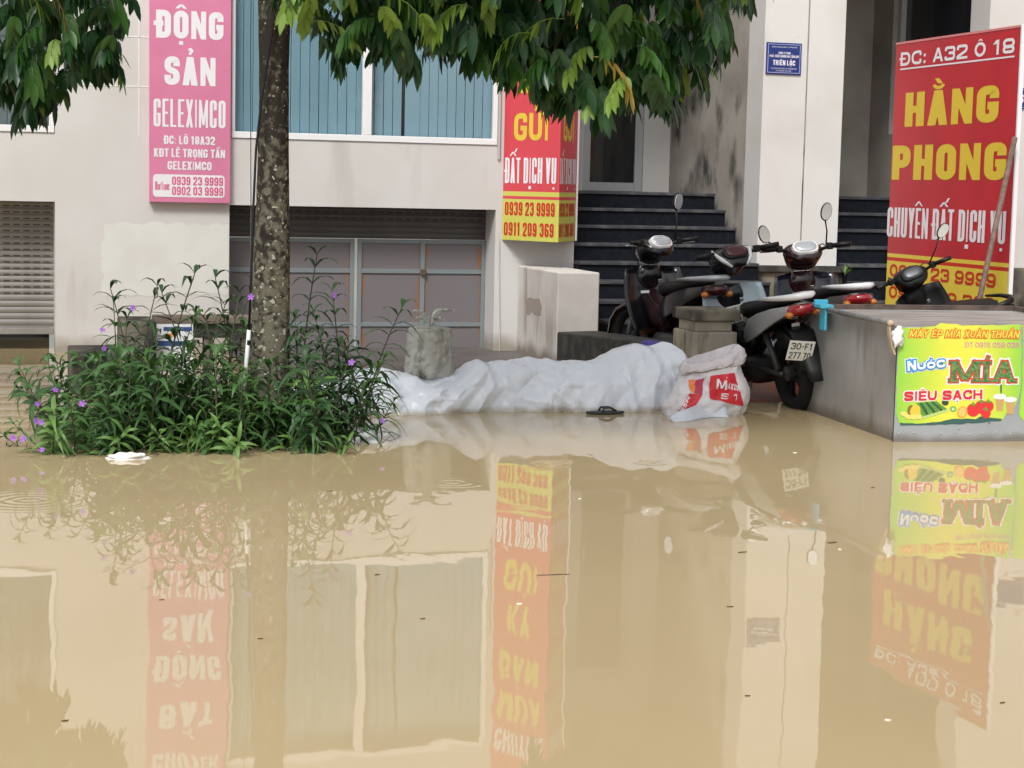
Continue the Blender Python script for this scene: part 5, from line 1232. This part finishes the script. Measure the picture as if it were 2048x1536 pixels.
def compound_leaf(seed, n_pairs=6, L=.27, size=.105, width=.042):
    rn = random.Random(seed); mb = MB(); p = Vector((0, 0, 0)); el = R(rn.uniform(5, 25)); end = R(rn.uniform(-95, -60)); steps = n_pairs*2; pts = [p.copy()]; dirs = []
    for i in range(steps):
        a = el + (end-el)*((i/steps)**.8); d = Vector((math.cos(a), 0, math.sin(a))); dirs.append(d); p = p + d*(L/steps); pts.append(p.copy())
    mb.tube(pts[::2] + [pts[-1]], .0022, 4)
    for k in range(n_pairs):
        i = 2 + k*2; i = min(i, steps-1); d = dirs[i]
        for s in (-1, 1):
            q = pts[i]; dd = d*rn.uniform(.25, .45) + Vector((0, s, 0))*rn.uniform(.38, .58) + Vector((0, 0, -rn.uniform(.7, .95)))
            nn = Vector((d.z*-.6+.3, -s*.35, .8)) + Vector((rn.uniform(-.25, .25), rn.uniform(-.25, .25), 0))
            leaflet(mb, q, dd, nn, size*rn.uniform(.85, 1.12)*(1-.25*abs(k/n_pairs-.55)), width*rn.uniform(.9, 1.1), rn.uniform(.05, .3))
    leaflet(mb, pts[-1], dirs[-1] + Vector((rn.uniform(-.2, .2), rn.uniform(-.2, .2), -.5)), Vector((1, 0, .4)), size, width, .1)
    return mb
LEAFV = {}
for kind, seeds in (('dark', range(1, 7)), ('mid', range(11, 14)), ('young', range(21, 24)), ('yellow', range(31, 32))):
    LEAFV[kind] = []
    for sd in seeds:
        rn = random.Random(sd); sm = .78 if kind in ('young', 'yellow') else 1.0
        mb = compound_leaf(sd, rn.choice((5, 6, 7)), rn.uniform(.25, .34), .122*sm, (.047 if kind != 'yellow' else .034)*sm)
        LEAFV[kind].append((mb, min(v[2] for v in mb.v)))
def grow_leaves(tree, spots, limit=300, seed=0):
    """spots: (tip point, kind, priority). The largest-showing ones become leaf objects, the rest one foliage mesh."""
    rn = random.Random(seed); spots = sorted(spots, key=lambda s: -s[2]); protos = {}; acc = {}
    for i, (tip, kind, pr) in enumerate(spots):
        k = rn.randrange(len(LEAFV[kind])); mb, low = LEAFV[kind][k]; sc = rn.uniform(.82, 1.15)
        yaw = rn.uniform(0, 2*math.pi) if rn.random() < .45 else R(-90) + rn.gauss(0, .9)
        eu = (rn.uniform(-.18, .18), rn.uniform(-.25, .25), yaw)
        loc = Vector(tip) - Vector((math.cos(yaw)*.12*sc, math.sin(yaw)*.12*sc, low*sc))
        if i < limit:
            if (kind, k) not in protos:
                o = MB(); o.v, o.f, o.m = list(mb.v), list(mb.f), list(mb.m); ob = o.build('leaf', LM[kind], tree, smooth=True); protos[(kind, k)] = ob
            else: ob = share(protos[(kind, k)])
            ob.location = loc; ob.rotation_euler = eu; ob.scale = (sc, sc, sc)
        else:
            M = np.array(Matrix.Translation(loc) @ Matrix.LocRotScale(None, __import__('mathutils').Euler(eu), None).to_4x4() @ Matrix.Scale(sc, 4))
            v = np.array(mb.v) @ M[:3, :3].T + M[:3, 3]
            a = acc.setdefault(kind, ([], [], [0])); b = a[2][0]; a[0].append(v); a[1].extend([tuple(x+b for x in f) for f in mb.f]); a[2][0] += len(v)
    for kind, (vv, ff, _) in acc.items():
        v = np.concatenate(vv); me = bpy.data.meshes.new('foliage'); me.from_pydata(v.tolist(), [], ff); me.materials.append(LM[kind]); me.polygons.foreach_set('use_smooth', [True]*len(me.polygons)); me.update()
        o = bpy.data.objects.new('foliage', me); COL.objects.link(o); adopt(o, tree); o['kind'] = 'stuff'
# --- tree in front of the house
tree = thing('street_tree', 'street tree with lichen-spotted trunk and glossy hanging leaves over the top of the view', 'tree', (1.60, 10.6, -.5))
tr = []; zs = [i*.05 for i in range(-10, 68)]
for z in zs:
    px_c = np.interp(z, [-.5, .37, 1.37, 2.5, 3.4], [1.600, 1.592, 1.596, 1.600, 1.66]); rad = float(np.interp(z, [-.5, .1, .5, 1.2, 1.6, 2.1, 2.5, 3.4], [.14, .122, .112, .100, .088, .084, .094, .085]))
    ring = []
    for j in range(28):
        a = 2*math.pi*j/28; q = Vector((math.cos(a), math.sin(a), z*1.6)); r_ = rad*(1 + .06*mnoise.noise(q*1.6) + .035*mnoise.noise(q*5))
        ring.append((float(px_c) + r_*math.cos(a), 10.6 + r_*math.sin(a), z))
    tr.append(ring)
MB().rings(tr).build('trunk', M_BARK, tree, smooth=True)
def limb(tree, pts, r0, r1, mt=M_BARK, nm='limb'):
    P = []; pts = [Vector(p) for p in pts]
    for i in range(len(pts)-1):
        for k in range(5): P.append(pts[i].lerp(pts[i+1], k/5) + Vector((mnoise.noise(pts[i]*3 + Vector((k, 0, 0)))*.03, mnoise.noise(pts[i]*3 + Vector((0, k, 0)))*.03, 0)))
    P.append(pts[-1]); MB().tube(P, [r0 + (r1-r0)*i/(len(P)-1) for i in range(len(P))], 10).build(nm, mt, tree, smooth=True)
limb(tree, [(1.66, 10.6, 3.3), (2.1, 10.3, 3.75), (2.9, 10.0, 3.9), (3.7, 9.9, 3.7)], .07, .022)
limb(tree, [(1.66, 10.6, 3.3), (1.9, 10.0, 3.9), (2.4, 9.2, 4.3)], .06, .02)
limb(tree, [(1.66, 10.6, 3.3), (1.5, 10.9, 3.9), (1.2, 11.2, 4.6)], .06, .02)
limb(tree, [(2.1, 10.3, 3.75), (2.5, 10.4, 3.2), (2.9, 10.2, 2.75)], .03, .008); limb(tree, [(2.9, 10.0, 3.9), (3.3, 9.9, 3.1), (3.55, 9.9, 2.5)], .03, .008)
limb(tree, [(2.5, 10.4, 3.2), (2.2, 10.2, 2.8), (2.0, 10.0, 2.6)], .018, .006)
BOT = ([575, 600, 640, 660, 700, 740, 790, 830, 870, 900, 940, 980, 1010, 1050, 1090, 1110, 1150, 1190, 1240, 1290, 1310, 1350, 1390, 1420, 1450, 1480, 1525],
       [40, 85, 100, 155, 140, 140, 175, 130, 120, 135, 160, 195, 180, 200, 215, 245, 215, 275, 225, 230, 265, 200, 205, 150, 110, 70, 10])
rn = random.Random(77); spots = []
for i in range(430):      # hanging lower fringe and face of the crown
    x = rn.uniform(585, 1500); yb = float(np.interp(x, *BOT)); y = yb - abs(rn.gauss(0, 1))*75 - rn.random()*40
    if rn.random() < .28: y = yb - rn.random()*14
    Y = rn.uniform(9.25, 10.7); p = onY(x, y, Y)
    f = rn.random(); kind = 'dark' if f < .70 else 'mid' if f < .88 else 'young'
    if x < 700 and rn.random() < .4: kind = 'young'
    spots.append((p, kind, (10 if y > -20 else 2) - (Y-9.2)*2 + rn.random()))
for i in range(620):      # the body of the crown, mostly above the frame
    x = rn.uniform(560, 1540); Y = rn.uniform(8.8, 11.6); y = min(float(np.interp(x, *BOT)) - 40, 30) - rn.random()*330; p = onY(x, y, Y)
    spots.append((p, 'dark' if rn.random() < .85 else 'mid', -5))
for i in range(520):
    a = rn.uniform(0, 6.28); r_ = math.sqrt(rn.random()); p = Vector((2.5 + 2.2*r_*math.cos(a), 10.2 + 1.9*r_*math.sin(a), rn.uniform(3.4, 4.9)))
    spots.append((p, 'dark' if rn.random() < .8 else 'mid', -9))
for (x, y, Y, k) in ((1355, 70, 9.2, 'yellow'), (1000+225, 235, 9.2, 'yellow'), (620, 85, 9.2, 'young'), (590, 60, 9.3, 'young'), (680, 60, 9.15, 'young'), (775, 130, 9.2, 'young'), (800, 75, 9.2, 'young'), (850, 125, 9.2, 'young'), (905, 115, 9.25, 'young'), (1030, 165, 9.2, 'young'), (1075, 145, 9.2, 'young'), (1140, 35, 9.2, 'young'), (1100, 20, 9.2, 'young'), (1240, 225, 9.2, 'young'), (1505, 15, 9.2, 'young'), (1460, 70, 9.2, 'mid'), (1300, 190, 9.15, 'mid'), (1290, 130, 9.15, 'mid'), (1240, 140, 9.15, 'mid'), (1200, 120, 9.2, 'mid'), (1305, 265, 9.2, 'dark'), (1200, 270, 9.3, 'dark')):
    spots.append((onY(x, y, Y), k, 20))
grow_leaves(tree, spots, 300, 5)
# --- neighbouring tree at the left picture edge
tree2 = thing('street_tree', 'second tree whose dark leaf cluster hangs into the upper left corner', 'tree', (-1.6, 11.9, -.5))
tr = []
for i in range(40):
    z = -.5 + i*.1; tr.append([(-1.6 + .11*(1.1-.01*i)*math.cos(2*math.pi*j/16), 11.9 + .11*(1.1-.01*i)*math.sin(2*math.pi*j/16), z) for j in range(16)])
MB().rings(tr).build('trunk', M_BARK, tree2, smooth=True)
limb(tree2, [(-1.6, 11.9, 3.3), (-.8, 11.9, 3.5), (.1, 11.9, 3.2), (.5, 11.85, 2.8)], .06, .012); limb(tree2, [(-1.6, 11.9, 3.2), (-1.8, 11.4, 4.0), (-1.4, 11.0, 4.8)], .06, .02); limb(tree2, [(-.8, 11.9, 3.5), (-.4, 11.7, 2.8), (-.1, 11.7, 2.3)], .025, .008)
BOT2 = ([-200, -60, 0, 30, 50, 90, 110, 135, 150, 180, 205, 240, 262, 280], [230, 230, 235, 225, 275, 260, 215, 235, 205, 175, 190, 160, 130, 60])
spots = []
for i in range(150):
    x = rn.uniform(-150, 252); yb = float(np.interp(x, *BOT2)) - 6; y = yb - abs(rn.gauss(0, 1))*80 - rn.random()*30
    if rn.random() < .3: y = yb - rn.random()*12
    Y = rn.uniform(11.3, 12.4); f = rn.random(); spots.append((onY(x, y, Y), 'dark' if f < .8 else 'mid' if f < .93 else 'young', (10 if x > 0 else 0) - Y*.5))
for i in range(420):
    x = rn.uniform(-700, 240); Y = rn.uniform(10.8, 13.0); y = 90 - rn.random()*700; spots.append((onY(x, y, Y), 'dark' if rn.random() < .85 else 'mid', -20))
for (x, y, k) in ((105, 75, 'yellow'), (110, 150, 'young'), (60, 140, 'mid'), (20, 60, 'young'), (30, 130, 'mid'), (175, 40, 'mid'), (60, 200, 'mid')): spots.append((onY(x, y, 11.25), k, 20))
grow_leaves(tree2, spots, 150, 6)

# ================================================================== SHRUB WITH PURPLE FLOWERS (narrow opposite leaves on upright shoots)
shrub = thing('flowering_shrub', 'flooded shrub of narrow leaves with purple flowers growing around the tree trunk', 'shrub', (1.3, 10.7, -.4))
M_SHL = [leafmat('shrub_leaf_dark', (.022, .062, .020), (.035, .088, .026), .2, .5), leafmat('shrub_leaf', (.040, .105, .028), (.06, .14, .035), .22, .5), leafmat('shrub_leaf_light', (.10, .20, .04), (.13, .24, .06), .25, .5)]
M_STEM = mat('shrub_stem', (.05, .055, .025), .7)
def blade(mb, base, d, L, W, curl):
    d = d.normalized(); s = d.cross(Vector((0, 0, 1))); s = s.normalized() if s.length > .05 else Vector((1, 0, 0)); rows = []
    for t, w_ in ((0, .12), (.12, .55), (.32, 1), (.6, .85), (.82, .45), (1, .03)):
        c = base + d*(L*t) + Vector((0, 0, -curl*L*t*t)); h = W*w_*.5; n_ = s.cross(d); rows += [c - s*h + n_*h*.35, c, c + s*h + n_*h*.35]
    mb.add(rows, [(3*i+j, 3*i+j+1, 3*i+j+4, 3*i+j+3) for i in range(5) for j in range(2)])
def shoot(seed, H, n_nodes, L, dense=1.0):
    rn = random.Random(seed); mb = MB(); bend = Vector((rn.uniform(-.12, .12), rn.uniform(-.12, .12), 0)); pts = [Vector((0, 0, H*t)) + bend*t*t*H*2 for t in [i/8 for i in range(9)]]
    mb.mi = 1; mb.tube(pts, [.006-.0004*i for i in range(9)], 5); mb.mi = 0
    for k in range(n_nodes):
        t = .18 + .8*(k+.5)/n_nodes; i = min(7, int(t*8)); p = pts[i].lerp(pts[i+1], t*8-i); a0 = (k % 2)*math.pi/2 + rn.uniform(-.4, .4)
        for s in (0, math.pi):
            if rn.random() > dense: continue
            a = a0 + s + rn.uniform(-.2, .2); up = rn.uniform(.25, .75) + .5*t; d = Vector((math.cos(a), math.sin(a), up)); blade(mb, p, d, L*rn.uniform(.75, 1.2), .026*rn.uniform(.8, 1.25), rn.uniform(.5, 1.05))
    for k in range(3):
        a = rn.uniform(0, 6.28); blade(mb, pts[-1], Vector((math.cos(a)*.6, math.sin(a)*.6, 1)), L*.85, .024, .7)
    return mb
SH = []
for i, (H, n_, L, mi) in enumerate(((.95, 10, .21, 0), (.85, 11, .205, 0), (.75, 9, .22, 1), (.65, 10, .21, 0), (.55, 10, .21, 1), (.5, 10, .22, 2), (.8, 12, .205, 1), (.6, 10, .22, 0))):
    mb = shoot(100+i, H, n_, L); ob = mb.build('shoot', [M_SHL[mi], M_STEM], shrub, smooth=True); SH.append((ob, H)); 
used = set()
def plant(k, loc, lean, yaw, sc, strip=False):
    o, H = SH[k]
    if k in used: o = share(o)
    used.add(k); o.location = loc; o.rotation_euler = (lean[0], lean[1], yaw); o.scale = (sc, sc, sc); return o
rn = random.Random(15)
# silhouettes of the tall shoots: (tip pixel, depth)
tips = [(345, 545, 10.9), (300, 575, 10.9), (275, 580, 10.8), (425, 565, 10.9), (385, 585, 10.7), (245, 610, 10.7), (485, 560, 10.9), (465, 590, 10.6), (620, 515, 10.9), (690, 580, 10.9), (665, 620, 10.7), (640, 660, 10.6), (725, 610, 10.9), (600, 640, 10.5),
        (595, 700, 10.4), (700, 660, 10.6), (735, 690, 10.7), (720, 730, 10.5), (330, 620, 10.6), (360, 640, 10.6), (440, 640, 10.5), (410, 610, 10.8), (500, 660, 10.5), (280, 640, 10.6), (545, 740, 10.2), (585, 760, 10.2), (650, 740, 10.3), (690, 740, 10.3), (755, 760, 10.6), (745, 800, 10.4)]
for (x, y, Y) in tips:
    p = onY(x, y, Y); k = min(range(8), key=lambda i: abs(SH[i][1]-(p.z+.15)) + rn.random()*.12); sc = (p.z+.18)/SH[k][1]
    lx = rn.uniform(-.08, .08); ly = rn.uniform(-.08, .08)
    plant(k, (p.x - math.sin(ly)*SH[k][1]*sc, Y + math.sin(lx)*SH[k][1]*sc, -.18), (lx, ly), rn.uniform(0, 6.28), sc)
def top_y(x): return float(np.interp(x, [40, 100, 180, 240, 330, 430, 520, 600, 690, 750, 775], [820, 760, 700, 690, 680, 690, 720, 700, 690, 740, 860]))
for i in range(185):     # dense lower mass, leaning outwards at the rim
    x = rn.uniform(80, 725); Y = rn.uniform(10.0, 11.3); base = onZ(x, 0, 0) if False else None
    b = onY(x, 800, Y); yt = top_y(x) + rn.random()*130
    p = onY(x, yt, Y); hgt = max(p.z, .06) + .2
    ed = (x-415)/320; ln = ed*.55 + rn.gauss(0, .18); fr = (10.6-Y)*.55 + rn.gauss(0, .15)
    k = rn.choice((2, 3, 4, 4, 5, 5, 6, 7)) if Y < 10.5 else rn.choice((0, 1, 3, 6, 7)); sc = min(1.25, hgt/SH[k][1]/max(.5, math.cos(ln)))
    plant(k, (b.x - ln*.25, Y + .1, -.2), (fr, ln, ), rn.uniform(0, 6.28), sc)
for i in range(60):      # low shoots flopping onto the water along the front rim
    x = rn.uniform(110, 690); Y = rn.uniform(9.98, 10.25); b = onY(x, 800, Y); ed = (x-415)/320
    plant(rn.choice((4, 5, 5, 7)), (b.x, Y+.12, -.12), (R(rn.uniform(25, 60)), ed*.8 + rn.gauss(0, .35)), rn.uniform(0, 6.28), rn.uniform(.55, .8))
for (x, y, tx, ty) in ((120, 840, 35, 745), (150, 850, 90, 740), (100, 860, 20, 800)):   # stray shoots at the left
    b, p = onY(x, y, 10.35), onY(tx, ty, 10.35); d = p-b; ln = math.atan2(d.x, d.z)
    plant(4, (b.x, 10.35, b.z-.1), (0, ln), rn.uniform(0, 6.28), (d.length+.1)/SH[4][1])
M_FLO = mat('purple_petal', (.30, .10, .52), .6, col2=(.38, .16, .60), nscale=30, trans=.25)
fl = MB()
for k in range(5):
    a = 2*math.pi*k/5; d = Vector((math.cos(a), math.sin(a), .25)); s = Vector((-math.sin(a), math.cos(a), 0))
    fl.add([Vector((0, 0, 0)), d*.012 - s*.007, d*.024 - s*.009 + Vector((0, 0, -.002)), d*.026 + s*.009 + Vector((0, 0, -.004)), d*.012 + s*.007], [(0, 1, 2, 3, 4)])
fl.rings([[(r_*math.cos(a), r_*math.sin(a), z) for a in [2*math.pi*j/8 for j in range(8)]] for r_, z in ((.009, .001), (.005, -.014), (.003, -.03))])
f0 = None
for (x, y, Y) in ((205, 660, 10.5), (208, 697, 10.4), (265, 616, 10.6), (73, 842, 10.1), (110, 780, 10.2), (82, 845, 10.1), (165, 807, 10.0), (47, 878, 10.0), (84, 900, 9.9), (26, 876, 10.0), (502, 594, 10.3), (668, 591, 10.7), (703, 725, 10.2), (765, 842, 10.3), (75, 808, 10.2)):
    if f0 is None: f0 = fl.build('flower', M_FLO, shrub, smooth=False); o = f0
    else: o = share(f0)
    p = onY(x, y, Y-.05); o.location = p; o.rotation_euler = (R(rn.uniform(40, 95)), rn.uniform(-.4, .4), rn.uniform(-.6, .6)); s = rn.uniform(.6, .95); o.scale = (s, s, s)
# weed on the right stairs
wd_ = MB(); c = onY(1690, 552, 15.2)
for i in range(9):
    a = rn.uniform(0, 6.28); blade(wd_, c, Vector((math.cos(a)*.5 + .25, math.sin(a)*.4, 1)), rn.uniform(.10, .20), .018, rn.uniform(.1, .5))
tag(wd_.build('fern', M_SHL[2], smooth=True), 'small green fern sprouting on the right stairs beside the pillar', 'fern')

# ================================================================== CABLE AND CONDUIT AT THE TRUNK
cc = thing('cable_conduit', 'white plastic conduit with black cable rising beside the tree trunk', 'conduit', (1.47, 10.45, -.2))
P = [onY(488, 790, 10.42), onY(493, 720, 10.42), onY(498, 660, 10.42)]
MB().tube(P, .012, 10).build('tube', mat('white_pvc', (.62, .63, .63), .4), cc, smooth=True)
MB().tube([onY(496.5, 690, 10.42) , onY(497.3, 680, 10.42)], .0135, 10).build('tape', M_BLK, cc)
MB().tube([onY(498, 662, 10.42), onY(502, 560, 10.42), onY(506, 430, 10.43), onY(512, 300, 10.46), onY(523, 200, 10.48), onY(545, 60, 10.47), onY(560, -60, 10.46), onY(562, -300, 10.48)], .007, 8).build('cable', M_BLK, cc, smooth=True)
tag(MB().tube([onY(504, -200, 10.9), onY(501, 120, 10.9), onY(502, 420, 10.9), onY(500, 640, 10.8)], .0028, 6).build('thin_wire', mat('grey_wire', (.06, .06, .06), .6)), 'thin grey wire hanging in front of the blue window left of the trunk', 'wire')
